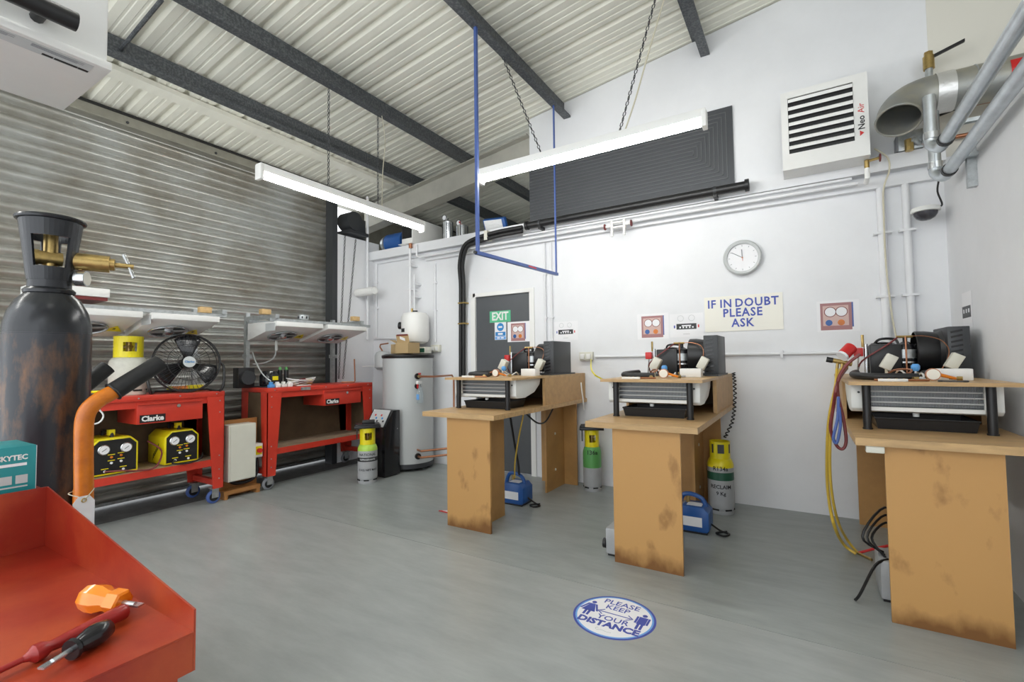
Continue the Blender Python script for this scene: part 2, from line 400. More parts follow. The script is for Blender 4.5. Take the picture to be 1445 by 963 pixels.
def gauge_photo(px, ph, label, off=0.001, base=0.0):
    e = plate(*px, base+off, 0.001); y = e[2]
    t = thing('gauge_photo_print', label, 'poster', (e[0], y, e[4]), 'printed photographs of manifold gauges')
    B('paper_sheet', 'paper', t, *e)
    a, b = W(ph[0], ph[1], base+off), W(ph[2], ph[3], base+off); x0, x1, z1, z0 = a.x, b.x, a.z, b.z
    wd, hg = x1-x0, z1-z0
    B('photo', 'pinkphoto', t, x0, x1, y-0.0008, y, z0, z1)
    B('photo_panel', 'pinklight', t, x0+wd*.08, x1-wd*.10, y-0.0012, y-0.0004, z0+hg*.16, z1-hg*.10)
    for fx in (.32, .68):
        MB().cyl((x0+wd*fx, y-0.001, z1-hg*.33), (x0+wd*fx, y-0.0017, z1-hg*.33), hg*.19, n=20).build('dial', 'darkred', t)
        MB().cyl((x0+wd*fx, y-0.0012, z1-hg*.33), (x0+wd*fx, y-0.0021, z1-hg*.33), hg*.165, n=20).build('dial_face', 'paper', t)
    MB().cyl((x0+wd*.27, y-0.001, z0+hg*.27), (x0+wd*.27, y-0.002, z0+hg*.27), hg*.11, n=14).build('blue_knob', 'blue', t)
    MB().cyl((x0+wd*.66, y-0.001, z0+hg*.27), (x0+wd*.66, y-0.002, z0+hg*.27), hg*.11, n=14).build('red_knob', 'orange', t)
    B('blue_edge', 'bluepaint', t, x1+wd*.0, x1+wd*.05, y-0.0008, y, z0+hg*.1, z1)
gauge_photo((716, 455, 748, 482), (721, 457, 741, 481), 'gauge photograph stuck on the grey door edge', 0.014, -0.027)
gauge_photo((899, 444, 944, 478), (905, 447, 936, 476), 'gauge photograph on the wall beside the sign, above the middle desk')
gauge_photo((1152, 426, 1214, 467), (1157, 429, 1203, 465), 'large gauge photograph on the wall above the desk in the corner')
def diagram(px, label, wall='b'):
    e = plate(*px, 0.001, 0.001); y = e[2]
    t = thing('manifold_diagram', label, 'poster', (e[0], y, e[4]), 'printed manifold diagrams')
    B('paper_sheet', 'paper', t, *e)
    x0, x1, z0, z1 = e[0], e[1], e[4], e[5]; wd, hg = x1-x0, z1-z0; zc = z0+hg*.45
    B('manifold_bar', 'black', t, x0+wd*.2, x1-wd*.2, y-0.0008, y, zc-hg*.12, zc+hg*.12)
    for k in range(5): B('manifold_gap', 'paper', t, x0+wd*(.29+.095*k), x0+wd*(.335+.095*k), y-0.0012, y-.0003, zc-hg*.07, zc+hg*.0)
    B('manifold_slot', 'paper', t, x0+wd*.36, x1-wd*.36, y-0.0014, y-.0003, zc+hg*.01, zc+hg*.06)
    B('blue_end', 'inkblue', t, x0+wd*.12, x0+wd*.16, y-0.0008, y, zc-hg*.06, zc+hg*.06)
    B('red_end', 'brightred', t, x1-wd*.16, x1-wd*.12, y-0.0008, y, zc-hg*.06, zc+hg*.06)
    for fx in (.33, .66): MB().torus((x0+wd*fx, y-0.0006, z1-hg*.2), YV, hg*.12, 0.0015, 20, 4).build('dial_outline', 'tankgrey', t)
    B('caption_line', 'tankgrey', t, x0+wd*.4, x1-wd*.4, y-0.0008, y, z0+hg*.12, z0+hg*.14)
diagram((781, 455, 816, 480), 'manifold diagram on white paper near the door, above the desk')
diagram((945, 444, 993, 475), 'manifold diagram on white paper touching the doubt sign')
# diagram on the right wall
rd = thing('manifold_diagram', 'manifold diagram taped to the right wall', 'poster', PX(1365, 440, XR-0.002), 'printed manifold diagrams')
a, b = PX(1357, 413, XR-.002), PX(1373, 462, XR-.002)
B('paper_sheet', 'paper', rd, XR-.002, XR-.001, b.y, a.y, PX(1365, 464, XR).z, PX(1365, 412, XR).z)
a, b = PX(1358, 434, XR-.002), PX(1371, 447, XR-.002)
B('manifold_bar', 'black', rd, XR-.003, XR-.002, b.y+.01, a.y-.0, b.z, a.z)
for k in range(3):
    yy = b.y+.02+(a.y-b.y-.03)*(k+.5)/3; B('manifold_gap', 'paper', rd, XR-.0035, XR-.0025, yy-.012, yy+.012, b.z+.03, b.z+.055)

# main sign
e = plate(993.5, 418.5, 1106, 466.5, 0.006, 0.006)
zt, zb = W(1050, 416.5).z, W(1050, 467).z
sg = thing('doubt_sign', 'cream rectangular sign with blue capitals asking to ask', 'sign', (e[0], e[2], zb))
B('sign_board', 'signcream', sg, e[0], e[1], e[2], e[3], zb, zt)
xm = (e[0]+e[1])/2; H = zt-zb
for s_, fx, f in (('IF', -.40, .78), ('IN', -.21, .78), ('DOUBT', .18, .78), ('PLEASE', 0, .51), ('ASK', 0, .22)):
    text('lettering', s_, H*.325, (xm+(e[1]-e[0])*fx, e[2]-0.001, zb+H*f), XV, ZV, 'inkblue', sg, bold=0.0022, sx=.9, space=1.12)

# wall clock
c = W(1048, 364.5, 0); R = 0.148
ck = thing('wall_clock', 'round silver wall clock above the doubt sign', 'clock', (c.x, YW, c.z-R))
MB().lathe([(R*.98, 0), (R, .012), (R, .035), (R*.93, .045), (R*.80, .040), (R*.79, .022)], (c.x, YW, c.z), -YV, 40, cap=False).build('rim', 'tankgrey', ck)
MB().cyl((c.x, YW-.02, c.z), (c.x, YW-.024, c.z), R*.80, n=40).build('face', 'paper', ck)
for k in range(12):
    a = k*PI/6; d = Vector((math.sin(a), 0, math.cos(a))); q = Vector((c.x, YW-.025, c.z))+d*R*.68
    MB().obx(q, d*.006, YV*.0006, d.cross(YV)*.0018).build('hour_mark', 'midgrey', ck)
for ang, ln, wd, mm, nm in ((-3, .5, .0035, 'midgrey', 'hour_hand'), (-58, .68, .0028, 'midgrey', 'minute_hand'), (175, .2, .0015, 'brightred', 'second_hand')):
    a = math.radians(ang); d = Vector((math.sin(a), 0, math.cos(a)))
    MB().obx(Vector((c.x, YW-.0275, c.z))+d*R*ln/2*.9, d*R*ln/2, YV*.0008, d.cross(YV)*wd).build(nm, mm, ck)
MB().cyl((c.x, YW-.024, c.z), (c.x, YW-.031, c.z), .006, n=12).build('hub', 'copper', ck)

# =================================================================== WALL PIPES, CONDUITS, SOCKETS
def wpipe(name, path, r, m, label, cat='pipe', group=None, n=10, smooth=False):
    o = MB().tube(path, r, n, smooth=smooth).build(name, m); return tag(o, label, cat, group)
def vpipe(px0, px1, off, r, label, m='wall', name='conduit_pipe'):
    a = W(*px0, off); b = W(*px1, off); x = (a.x+b.x)/2
    t = thing(name, label, 'pipe', (x, YW, b.z), 'white conduits on the back wall')
    MB().cyl((x, YW-off, a.z), (x, YW-off, b.z), r, n=10).build('tube', m, t)
    for f in (.25, .6):
        z = a.z+(b.z-a.z)*f; MB().bx(x-r*2, x+r*2, YW-off-r*1.15, YW-.0005, z-.008, z+.008).build('clip', m, t)
zc = W(1000, 501).z
hc = thing('horizontal_conduit', 'white horizontal conduit running behind the desks', 'pipe', (-.5, YW, zc))
MB().cyl((W(841, 503).x, YW-.016, zc), (W(1200, 500).x, YW-.016, zc), .013, n=10).build('tube', 'wall', hc)
for px in (928, 1103): MB().bx(W(px, 500).x-.01, W(px, 500).x+.01, YW-.033, YW-.0005, zc-.03, zc+.03).build('clip', 'wall', hc)
vpipe((1243, 266), (1253, 522), .03, .027, 'thick white conduit with a loose cable beside it')
vpipe((1280, 260), (1287, 522), .03, .024, 'thick white conduit nearest the corner with the security camera')
vpipe((769, 343), (770, 520), .015, .011, 'thin white conduit right of the door, left of its pair')
vpipe((778, 342), (779, 520), .015, .011, 'thin white conduit right of the door, right of its pair')
vpipe((613, 372), (615, 483), .015, .013, 'white conduit between the hot water tank and the black hoses')
vpipe((578, 351), (579, 447), .11, .016, 'white pipe dropping into the left of the white vessel')
vpipe((584, 388), (585, 440), .11, .011, 'thin white pipe dropping into the top of the white vessel')
vpipe((532, 372), (530, 478), .02, .014, 'white pipe with elbow at the far left corner of the wall')
tag(MB().tube([(XP+.04, 4.285, 3.42), (XP+.04, 4.285, 1.52)], .016, 10, smooth=False).build('conduit_pipe', 'wall'), 'tall white pipe standing in front of the pier by the shutter', 'pipe')
wpipe('conduit_pipe', [W(532, 372, .02), W(579, 364, .02), W(600, 361, .02)], .014, 'wall', 'white pipe running sideways under the ledge near the tank')
wpipe('conduit_pipe', [W(529, 478, .02), W(560, 478, .02)], .013, 'wall', 'short white pipe running to the tank behind the boxes')
wpipe('conduit_pipe', [W(588, 346, .11), W(588, 361, .11), W(592, 363, .11), W(660, 351, .11), W(720, 341, .11), Vector((XR-.5, YW-.11, W(720, 341, .11).z))], .014, 'wall', 'long white pipe with an elbow along the ledge')
zq = W(900, 305, .1).z
wpipe('conduit_pipe', [(-2.5, YW-.105, 2.550), (W(1200, 250).x, YW-.105, 2.550)], .011, 'wall', 'thin white pipe along the ledge below the black pipe')
# pair of valves on the ledge
vt = W(872, 318, .13)
va = thing('valve_pair', 'pair of white pipe valves with red handwheels on the ledge', 'valve', (vt.x, YW-.1, vt.z-.06))
for sx in (-.06, .06):
    MB().cyl((vt.x+sx, YW-.13, vt.z-.1), (vt.x+sx, YW-.13, vt.z+.05), .014, n=10).build('valve_body', 'white', va)
    MB().cyl((vt.x+sx, YW-.13, vt.z), (vt.x+sx*2.0, YW-.13, vt.z), .011, n=8).build('stem', 'white', va)
    MB().lathe([(.012, 0), (.030, .004), (.030, .012), (.012, .016)], (vt.x+sx*2.0, YW-.13, vt.z), XV*(1 if sx > 0 else -1), 14).build('handwheel', 'darkred', va)
MB().cyl((vt.x-.06, YW-.13, vt.z+.03), (vt.x+.06, YW-.13, vt.z+.03), .012, n=10).build('bridge_pipe', 'white', va)
MB().bx(vt.x-.07, vt.x+.07, YW-.13, YW-.088, vt.z-.02, vt.z-.005).build('bracket', 'white', va)
# thick black pipe on brackets
a, b = W(742, 319, .17), W(1057, 261, .17); zz = (a.z+b.z)/2
bp = thing('black_pipe', 'thick black pipe on brackets under the dark panel', 'pipe', (a.x, YW-.17, zz))
MB().cyl((a.x, YW-.17, zz), (b.x, YW-.17, zz), .036, n=16).build('tube', 'black', bp)
MB().cyl((b.x-.03, YW-.17, zz), (b.x, YW-.17, zz), .05, n=16).build('end_flange', 'black', bp)
MB().cyl((a.x, YW-.17, zz), (a.x+.03, YW-.17, zz), .046, n=16).build('end_flange', 'black', bp)
for px in (762, 1010):
    q = W(px, 300, .17).x; MB().bx(q-.015, q+.015, YW-.19, YW-.0905, zz-.06, zz-.03).build('bracket', 'black', bp)
    MB().cyl((q-.012, YW-.17, zz), (q+.012, YW-.17, zz), .041, n=16).build('clamp', 'darkgrey', bp)
# black hoses looping down beside the door
hz = 2.70
hs = thing('black_hoses', 'pair of black hoses curving down the wall beside the door', 'hose', (W(650, 500).x, YW, .9))
for k, dx in enumerate((0, .045)):
    q = [W(737, 321, .17)+Vector((0, 0, -dx*.9)), W(700, 328, .165)+Vector((0, 0, -dx)), W(668, 338, .165)+Vector((dx*.5, 0, -dx)), W(654, 349, .16)+Vector((dx, 0, -dx*.3)), W(648.5, 374, .12)+Vector((dx, 0, 0)), W(650, 402, .07)+Vector((dx, 0, 0)), W(650, 450, .05)+Vector((dx, 0, 0)), W(650, 540, .05)+Vector((dx, 0, 0))]
    MB().tube(q, .022, 10).build('hose', 'rubber', hs)
for py in (428, 457): q = W(653, py, .05); MB().bx(q.x-.05, q.x+.05, YW-.08, YW-.001, q.z-.008, q.z+.008).build('clip', 'brass', hs)
q = W(690, 331, .12); MB().bx(q.x-.02, q.x+.02, YW-.19, YW-.0905, q.z-.075, q.z+.03).build('clip', 'cream', hs)
# sockets
def socket(px, label, w_=.14, h_=.085):
    q = W(*px, 0); t = thing('wall_socket', label, 'socket', (q.x, YW, q.z-h_/2), 'wall sockets')
    MB().bx(q.x-w_/2, q.x+w_/2, YW-.045, YW-.0005, q.z-h_/2, q.z+h_/2).build('back_box', 'cream', t, .006)
    for sx in (-.033, .033): MB().bx(q.x+sx-.022, q.x+sx+.022, YW-.062, YW-.0445, q.z-.028, q.z+.022).build('plug', 'white', t, .004)
socket((829, 503), 'double wall socket with yellow leads between two desks')
socket((617, 492), 'wall socket beside the cartons on the tank')
tag(MB().tube([W(834, 508, .06), PZ(840, 530, 1.1)+Vector((0, .0, 0)), Vector((-1.30, 4.0, .98)), Vector((-1.20, 3.75, .95))], .006, 6).build('yellow_lead', 'yellow'), 'thin yellow lead from the socket to the middle desk', 'cable')

# dark embossed panel on upper wall
pz0, pz1 = W(1036, 259).z, W(1034, 150).z; px0, px1 = XU+.005, W(1035, 200).x
pn = thing('dark_panel', 'dark grey panel with embossed concentric lines on the gable wall', 'panel', (px0, YW, pz0))
B('sheet', 'panel', pn, px0, px1, YW-.02, YW-.001, pz0, pz1)
for k in range(9):
    i = .05+k*.034; th = .006
    for a in ((px0+.002, px1-i, pz1-i, pz1-i+th), (px0+.002, px1-i, pz0+i*.98, pz0+i*.98+th), (px1-i-th, px1-i, pz0+i*.98, pz1-i+th)):
        if a[3] > a[2] and a[1] > a[0]: B('embossed_line', 'panel_highlight', pn, a[0], a[1], YW-.0265, YW-.0195, a[2], a[3])

# fan heater with louvres
a, b = PY(1101, 131, YW-.30), PY(1229, 228, YW-.30)
hx0, hx1, hz1, hz0 = a.x, b.x, PY(1165, 116, YW-.3).z, PY(1165, 230, YW-.3).z
ht = thing('fan_heater', 'white louvred fan heater high on the back wall', 'heater', (hx0, YW, hz0))
yf = YW-.30
MB().bx(hx0, hx1, yf+.0185, YW-.092, hz0, hz1).build('casing', 'whitemetal', ht)
fw_ = .045
for q in ((hx0, hx0+fw_, hz0+.12, hz1-.05), (hx1-.085, hx1, hz0+.12, hz1-.05), (hx0, hx1, hz1-.05, hz1), (hx0, hx1, hz0, hz0+.12)):
    B('front_frame', 'whitemetal', ht, q[0], q[1], yf, yf+.018, q[2], q[3])
B('dark_core', 'black', ht, hx0+fw_, hx1-.085, yf+.012, yf+.0184, hz0+.1205, hz1-.0505)
nl = 7; z_a, z_b = hz0+.125, hz1-.055
for k in range(nl):
    zk = z_a+(z_b-z_a)*(k+.5)/nl
    MB().obx(((hx0+hx1-.04)/2, yf+.0, zk+.012), XV*((hx1-hx0-.135)/2), (0, .012, .006), (0, -.002, .0115)).build('louvre', 'whitemetal', ht)
text('brand_lettering', 'Neo', .055, (hx1-.042, yf-.001, hz0+.24), ZV, -XV, 'black', ht, bold=.001)
text('brand_lettering', 'Air', .055, (hx1-.042, yf-.001, hz0+.345), ZV, -XV, 'brightred', ht)
MB().prism([(hx1-.055, yf-.001, hz0+.145), (hx1-.03, yf-.001, hz0+.165), (hx1-.055, yf-.001, hz0+.185)], (0, .001, 0)).build('brand_mark', 'brightred', ht)
for x in (hx0+.1, hx1-.1): B('wall_bracket', 'galv', ht, x-.02, x+.02, YW-.0919, YW-.0005, hz0+.1, hz1-.1)
# heater valve
q = PY(1223, 228, YW-.2)
hv = thing('heater_valve', 'brass heater valve with red handwheel on a white pipe', 'valve', (q.x, YW-.2, q.z-.12))
MB().cyl((q.x, YW-.2, hz0-.005), (q.x, YW-.2, q.z-.05), .016, n=10).build('body', 'brass', hv)
MB().cyl((q.x, YW-.2, q.z-.0), (q.x+.07, YW-.2, q.z+.01), .010, n=8).build('stem', 'brass', hv)
MB().lathe([(.010, 0), (.028, .003), (.028, .011), (.010, .014)], (q.x+.07, YW-.2, q.z+.01), XV, 14).build('handwheel', 'darkred', hv)
MB().tube([(q.x, YW-.2, q.z-.05), (q.x, YW-.2, q.z-.115), (q.x, YW-.115, q.z-.13)], .017, 10, smooth=False).build('pipe', 'white', hv)
tag(MB().tube([PY(1234, 210, YW-.12), PY(1252, 222, YW-.14), PY(1255, 240, YW-.14), PY(1247, 266, YW-.13), PY(1247, 300, YW-.085), PY(1250, 370, YW-.078), PY(1258, 440, YW-.078), PY(1263, 468, YW-.09), PY(1268, 490, YW-.16)], .006, 6).build('loose_cable', 'rope'), 'loose cream cable drooping from the fan heater down the conduit', 'cable')

# security camera
q = PY(1303, 305, YW-.08)
sc = thing('security_camera', 'small dome security camera near the corner', 'camera', (q.x, YW, q.z-.08))
cz = q.z+.03
MB().lathe([(.02, .012), (.075, .01), (.082, -.002), (.08, -.02), (.07, -.022)], (q.x, YW-.148, cz), ZV, 24).build('base', 'whiteplastic', sc)
MB().lathe([(.068, -.02), (.064, -.04), (.05, -.062), (.028, -.075), (.0, -.079)], (q.x, YW-.148, cz), ZV, 24, cap=False).build('dome', 'dome', sc)
B('bracket', 'whiteplastic', sc, q.x-.02, q.x+.04, YW-.148, YW-.0005, cz+.0121, cz+.020)
MB().tube([(q.x+.055, YW-.13, cz+.012), (q.x+.10, YW-.09, cz+.03), (XR-.06, YW-.12, cz+.12), (XR-.05, YW-.13, cz+.2)], .006, 6).build('cable', 'black', sc)

# spiral duct with open elbow (runs along the right wall)
dk = thing('ventilation_duct', 'grey spiral ventilation duct ending in an open elbow', 'duct', (.6, 4.05, 2.7))
dr = .122; yd = 4.06
Rb = .15; dn = Vector((-.12, -.50, -.86)).normalized()
mo = PY(1268, 170, yd+dn.y*(Rb+.03)); S0 = mo-dn*(Rb+.03)+XV*Rb; zd = S0.z; yd = S0.y
path = [mo]
for k in range(11):
    t_ = PI/2*(1-k/10); path.append(S0-XV*Rb*math.sin(t_)+dn*Rb*(1-math.cos(t_)))
path.append(S0+XV*.06)
mb = MB(); us, vs = [], []
for i, p in enumerate(path):
    d = (path[min(i+1, len(path)-1)]-path[max(i-1, 0)]).normalized(); v_ = d.cross(Vector((0, .86, -.50))).normalized(); vs.append(v_); us.append(v_.cross(d))
mb.rings(path, us, vs, [dr]*len(path), 32, cap=False); mb.rings(path, us, vs, [dr-.006]*len(path), 32, cap=False)
mb.build('elbow', 'duct', dk)
MB().torus(path[0], path[1]-path[0], dr, .007, 32, 6).build('mouth_rim', 'duct', dk)
E_ = path[-1]
MB().cyl(E_, Vector((3.29, yd, zd)), dr-.002, n=32, cap=False).build('straight_run', 'duct', dk)
for k in range(8): MB().torus(E_+XV*(.16+.30*k), XV, dr-.001, .004, 32, 5).build('seam_ring', 'galv', dk)
MB().cyl(E_-XV*.03, E_+XV*.06, dr+.004, n=32, cap=False).build('foil_tape', 'foil', dk)
mb = MB()
for k in range(6):
    a1, a2 = math.radians(-55+k*14), math.radians(-55+(k+1)*14); r_ = dr+.0005
    mb.add([(E_.x+.30, yd-r_*math.cos(a1), zd+r_*math.sin(a1)), (E_.x+.46, yd-r_*math.cos(a1), zd+r_*math.sin(a1)), (E_.x+.46, yd-r_*math.cos(a2), zd+r_*math.sin(a2)), (E_.x+.30, yd-r_*math.cos(a2), zd+r_*math.sin(a2))], [(0,1,2,3)])
mb.build('red_sticker', 'brightred', dk)
for xx in (1.3, 2.4): B('wall_bracket', 'galv', dk, xx-.02, xx+.02, yd, YW-.0005, zd+.10, zd+.13)

# chromed heating pipes along the right wall
def zpipe(px_far, px_near, X, r, label, down=None):
    a, b = PX(*px_far, X), PX(*px_near, X)
    z = (a.z+b.z)/2
    t = thing('zinc_pipe', label, 'pipe', (X, a.y, z), 'bright zinc pipes on the right wall')
    MB().cyl((X, a.y, z), (X, 0.4, z+.02), r, n=16).build('tube', 'pipe_zinc', t)
    MB().cyl((X, a.y-.02, z), (X, a.y-.05, z), r+.006, n=16).build('collar', 'rubber', t)
    MB().tube([(X, a.y-.01, z), (X-.01, a.y+.06, z-.01), (X-.04, a.y+.10, z+.03), (X-.04, a.y+.10, z+.08)], r*.95, 14).build('elbow', 'pipe_zinc', t)
    MB().cyl((X-.04, a.y+.10, z+.07), (X-.04, a.y+.10, z+.07+down), r*.95, n=16).build('riser', 'pipe_zinc', t)
    MB().cyl((X-.04, a.y+.10, z+.06), (X-.04, a.y+.10, z+.10), r*1.15, n=16).build('joint', 'steelbright', t)
    for yy in (a.y-.25, a.y-1.5): MB().bx(X-.01, XR-.0005, yy-.015, yy+.015, z-.01, z+.01).build('bracket', 'galv', t)
    return a.y, z
zpipe((1333, 206), (1445, 15), .74, .034, 'upper bright zinc pipe running along the right wall', .26)
zpipe((1338, 244), (1445, 100), .80, .034, 'lower bright zinc pipe running along the right wall', .36)
uc = thing('strut_channel', 'upright slotted steel channel on the right wall', 'bracket', (XR, 3.6, 2.2))
q0, q1 = PX(1366, 205, XR-.03), PX(1366, 268, XR-.03)
MB().bx(XR-.042, XR-.0005, q0.y-.02, q0.y+.02, q1.z, ZR+.0).build('channel', 'galv', uc)
# copper pipes and brass valves by the duct
bv = thing('brass_valves', 'brass valves with black lever handles beside the duct', 'valve', (.66, 4.1, 2.8))
q = PY(1310, 80, 4.28)
MB().cyl(q+Vector((0, 0, -.09)), q+Vector((0, 0, .0)), .032, n=12).build('valve_body', 'brass', bv)
MB().cyl(q+Vector((0, 0, -.0)), q+Vector((0, 0, .03)), .026, n=6).build('nut', 'brass', bv)
MB().obx(q+Vector((.10, -.03, .005)), Vector((.075, -.03, .012)), (0, .008, 0), (0, 0, .010)).build('lever', 'black', bv)
q2 = PY(1310, 165, 4.28)
MB().cyl(q2+Vector((0, 0, -.18)), q+Vector((0, 0, -.09)), .022, n=12).build('pipe', 'galv', bv)
MB().cyl(q2+Vector((0, 0, -.05)), q2+Vector((0, 0, .04)), .030, n=8).build('union_nut', 'brass', bv)
MB().obx(q2+Vector((.09, -.015, .0)), Vector((.07, -.02, .01)), (0, .008, 0), (0, 0, .010)).build('lever', 'black', bv)
q3 = PY(1283, 203, 4.25)
MB().tube([q2+Vector((0, 0, -.15)), q2+Vector((-.04, .05, -.16)), q3+Vector((.02, 0, .03)), q3+Vector((0, 0, -.02))], .018, 10).build('branch_pipe', 'galv', bv)
MB().cyl(q3+Vector((0, 0, -.05)), q3+Vector((0, 0, .03)), .026, n=8).build('union_nut', 'brass', bv)
pp = thing('pump_plate', 'small grey pump box on the wall under the duct', 'pump', (q3.x, YW, q3.z-.1))
MB().bx(q3.x-.05, q3.x+.09, YW-.10, YW-.0005, 2.69, q3.z+.12).build('body', 'galv', pp, .005)
MB().bx(q3.x-.06, q3.x-.05, YW-.102, YW-.0005, 2.69, q3.z+.10).build('bracket', 'midgrey', pp)
for zz, lb_ in ((PY(1360, 150, YW-.05).z, 'upper'), (PY(1355, 192, YW-.05).z, 'lower')):
    tag(MB().cyl((.82, YW-.05, zz), (3.29, YW-.05, zz), .014, n=10).build('copper_pipe', 'copper'), lb_+' copper pipe along the cream wall under the duct', 'pipe')

# =================================================================== HANGING LIGHTS, CHAINS, BLUE FRAME
def chain(parent, a, b, name='chain', m='darkgrey', r=.0035, pitch=.035):
    a, b = Vector(a), Vector(b); d = b-a; nn = max(2, int(d.length/pitch)); d.normalize(); u, v = basis(d); mb = MB()
    for k in range(nn):
        c_ = a+(b-a)*((k+.5)/nn); s_ = u if k % 2 else v; hl = pitch*.62; hw = pitch*.24
        mb.tube([c_+d*hl*.8, c_+d*hl*.4+s_*hw, c_-d*hl*.4+s_*hw, c_-d*hl*.8, c_-d*hl*.4-s_*hw, c_+d*hl*.4-s_*hw], r, 4, smooth=False, closed=True)
    o = mb.build(name, m, parent); o['kind'] = 'stuff'; return o
def tubelight(c, axis, length, label, chains, extra=None):
    c = Vector(c); ax = Vector(axis); sd = ax.cross(ZV)
    t = thing('fluorescent_light', label, 'light', c, 'hanging fluorescent tube lights')
    h_ = length/2
    MB().obx(c+ZV*.035, ax*h_, sd*.035, ZV*.028).build('batten', 'white', t, .004)
    MB().cyl(c-ax*(h_-.03)-ZV*.022, c+ax*(h_-.03)-ZV*.022, .019, n=12).build('tube', 'tube', t)
    for s_ in (-1, 1): MB().obx(c+ax*s_*(h_-.012), ax*.014, sd*.036, ZV*.055).build('end_cap', 'white', t, .003)
    for a, b in chains: chain(t, a, b)
    return t
lx = -3.33; zl = PX(463, 262, lx).z
ya, yb = PX(364, 243, lx).y, PX(597, 321, lx).y; zl = (PX(364, 243, lx).z+PX(597, 321, lx).z)/2
tubelight((lx, (ya+yb)/2, zl), YV, yb-ya, 'fluorescent tube light hanging parallel to the roller shutter',
          [((lx, 2.52, roof(lx)-.208), (lx, 2.52, zl+.066)), ((lx, 3.06, roof(lx)-.208), (lx, 3.06, zl+.066))])
y2 = 3.13; a, b = PY(677, 250, y2), PY(997, 170, y2)
tubelight(((a.x+b.x)/2, y2, (a.z+b.z)/2), XV, b.x-a.x, 'fluorescent tube light hanging in front of the dark panel',
          [((-2.02, 3.19, 3.708), PY(763, 215, y2)), ((-.70, 3.16, roof(-.7)-.208), PY(874, 187, y2))])
tag(MB().tube([(-.645, 3.2, roof(-.7)-.20), PY(908, 80, 3.15)+Vector((.03, 0, 0)), PY(893, 140, y2)+Vector((.02, 0, 0)), PY(882, 184, y2)], .005, 6).build('light_flex', 'rope'), 'cream flex hanging beside a chain to the light by the dark panel', 'cable')
tag(MB().tube([(lx+.02, 3.09, roof(lx)-.20), (lx+.03, 3.12, 3.3), (lx+.02, 3.10, 3.0), (lx+.01, 3.10, zl+.068)], .004, 6).build('light_flex', 'rope'), 'cream flex hanging beside a chain to the light near the shutter', 'cable')
# unseen tube lights added behind the camera for more even light (same fittings)
for k, (x, y) in enumerate(((-3.33, -.6), (-1.3, -.4))):
    tubelight((x, y, 2.65), YV, 1.75, ('added unseen fluorescent tube light behind the camera, shutter side', 'added unseen fluorescent tube light behind the camera, centre')[k],
              [((x, y-.3, roof(x)-(.208 if x < -3 else .03)), (x, y-.3, 2.72)), ((x, y+.3, roof(x)-(.208 if x < -3 else .03)), (x, y+.3, 2.72))])
# blue U frame
bf = thing('blue_hanging_frame', 'blue square-tube hanging frame hooked on a purlin', 'frame', (-2.02, 3.5, 2.04))
fz0, fz1 = PX(673, 357, -2.02).z, PX(785, 387, -2.02).z; fy0, fy1 = PX(674, 357, -2.02).y, PX(785, 387, -2.02).y
MB().obx((-2.02, (fy0+fy1)/2, (fz0+fz1)/2), (.013, 0, 0), (0, (fy1-fy0)/2+.02, (fz1-fz0)/2), (0, 0, .013)).build('crossbar', 'bluepaint', bf)
B('upright', 'bluepaint', bf, -2.031, -2.009, fy0-.01, fy0+.012, fz0, roof(-2.02)-.192)
B('upright', 'bluepaint', bf, -2.027, -2.013, fy1-.007, fy1+.007, fz1, roof(-2.02)-.192)
ym = fy0+(fy1-fy0)*.62; MB().obx((-2.0065, ym, fz0+(fz1-fz0)*.62), (.0006, 0, 0), (0, .07, 0), (0, 0, .006)).build('red_mark', 'brightred', bf)
MB().cyl((-2.02, fy0-.04, fz0), (-2.02, fy0-.005, fz0), .012, n=8).build('end_plug', 'black', bf)

# =================================================================== LOFT OBJECTS
lb = thing('loft_cabinet', 'white metal cabinet overhanging the loft ledge', 'cabinet', W(600, 350))
a, b = W(580, 300, .1), W(622, 340, .1)
LZ = 2.66
x0, x1 = PY(583, 360, YW-.10).x, PY(624, 340, YW-.1).x
z0_, z1_ = PY(583, 371, YW-.10).z, PY(583, 322, YW-.1).z
cyf = YW-.12; x0 = PY(567, 350, cyf).x; x1 = PY(582, 345, cyf).x; y1_ = PX(624, 318, x1).y; cz1 = PY(580, 306, cyf).z
MB().bx(x0, x1, cyf, y1_, LZ+.03, cz1).build('casing', 'whitemetal', lb, .006)
B('front_panel', 'black', lb, x0+.01, x1-.01, cyf-.006, cyf, LZ+.10, cz1-.10)
B('base_flange', 'whitemetal', lb, x0-.03, x1+.01, cyf-.03, y1_, LZ+.0265, LZ+.034)
MB().cyl((x1-.03, cyf-.003, LZ-.03), (x1-.03, cyf-.003, LZ+.026), .022, n=10).build('outlet', 'copper', lb)
MB().tube([(x1, cyf+.75, cz1-.1), (x1+.06, cyf+.73, cz1-.1), (x1+.08, cyf+.7, cz1-.2)], .012, 8).build('cable_gland', 'black', lb)
tag(MB().cyl(PY(579, 312, YW+.2), Vector((PY(579, 312, YW+.2).x, YW+.2, roof(-4.3)-.02)), .010, n=8).build('hanger_rod', 'copper'), 'rusty hanger rod above the loft cabinet', 'rod')
bm_ = thing('loft_motor', 'blue electric motor lying on the loft ledge', 'motor', W(560, 340))
mx = PY(548, 345, YW+.15).x+.06
MB().cyl((mx-.02, YW+.15, LZ+.16), (mx+.28, YW+.15, LZ+.16), .13, n=20).build('body', 'blue', bm_)
MB().cyl((mx-.09, YW+.14, LZ+.16), (mx-.02, YW+.13, LZ+.16), .10, .115, n=20).build('end_bell', 'galv', bm_)
for k in range(3): MB().torus((mx-.03-.022*k, YW+.145, LZ+.16), XV, .105, .006, 20, 5).build('cooling_fin', 'steelbright', bm_)
B('foot', 'blue', bm_, mx, mx+.26, YW+.05, YW+.25, LZ+.0005, LZ+.05)
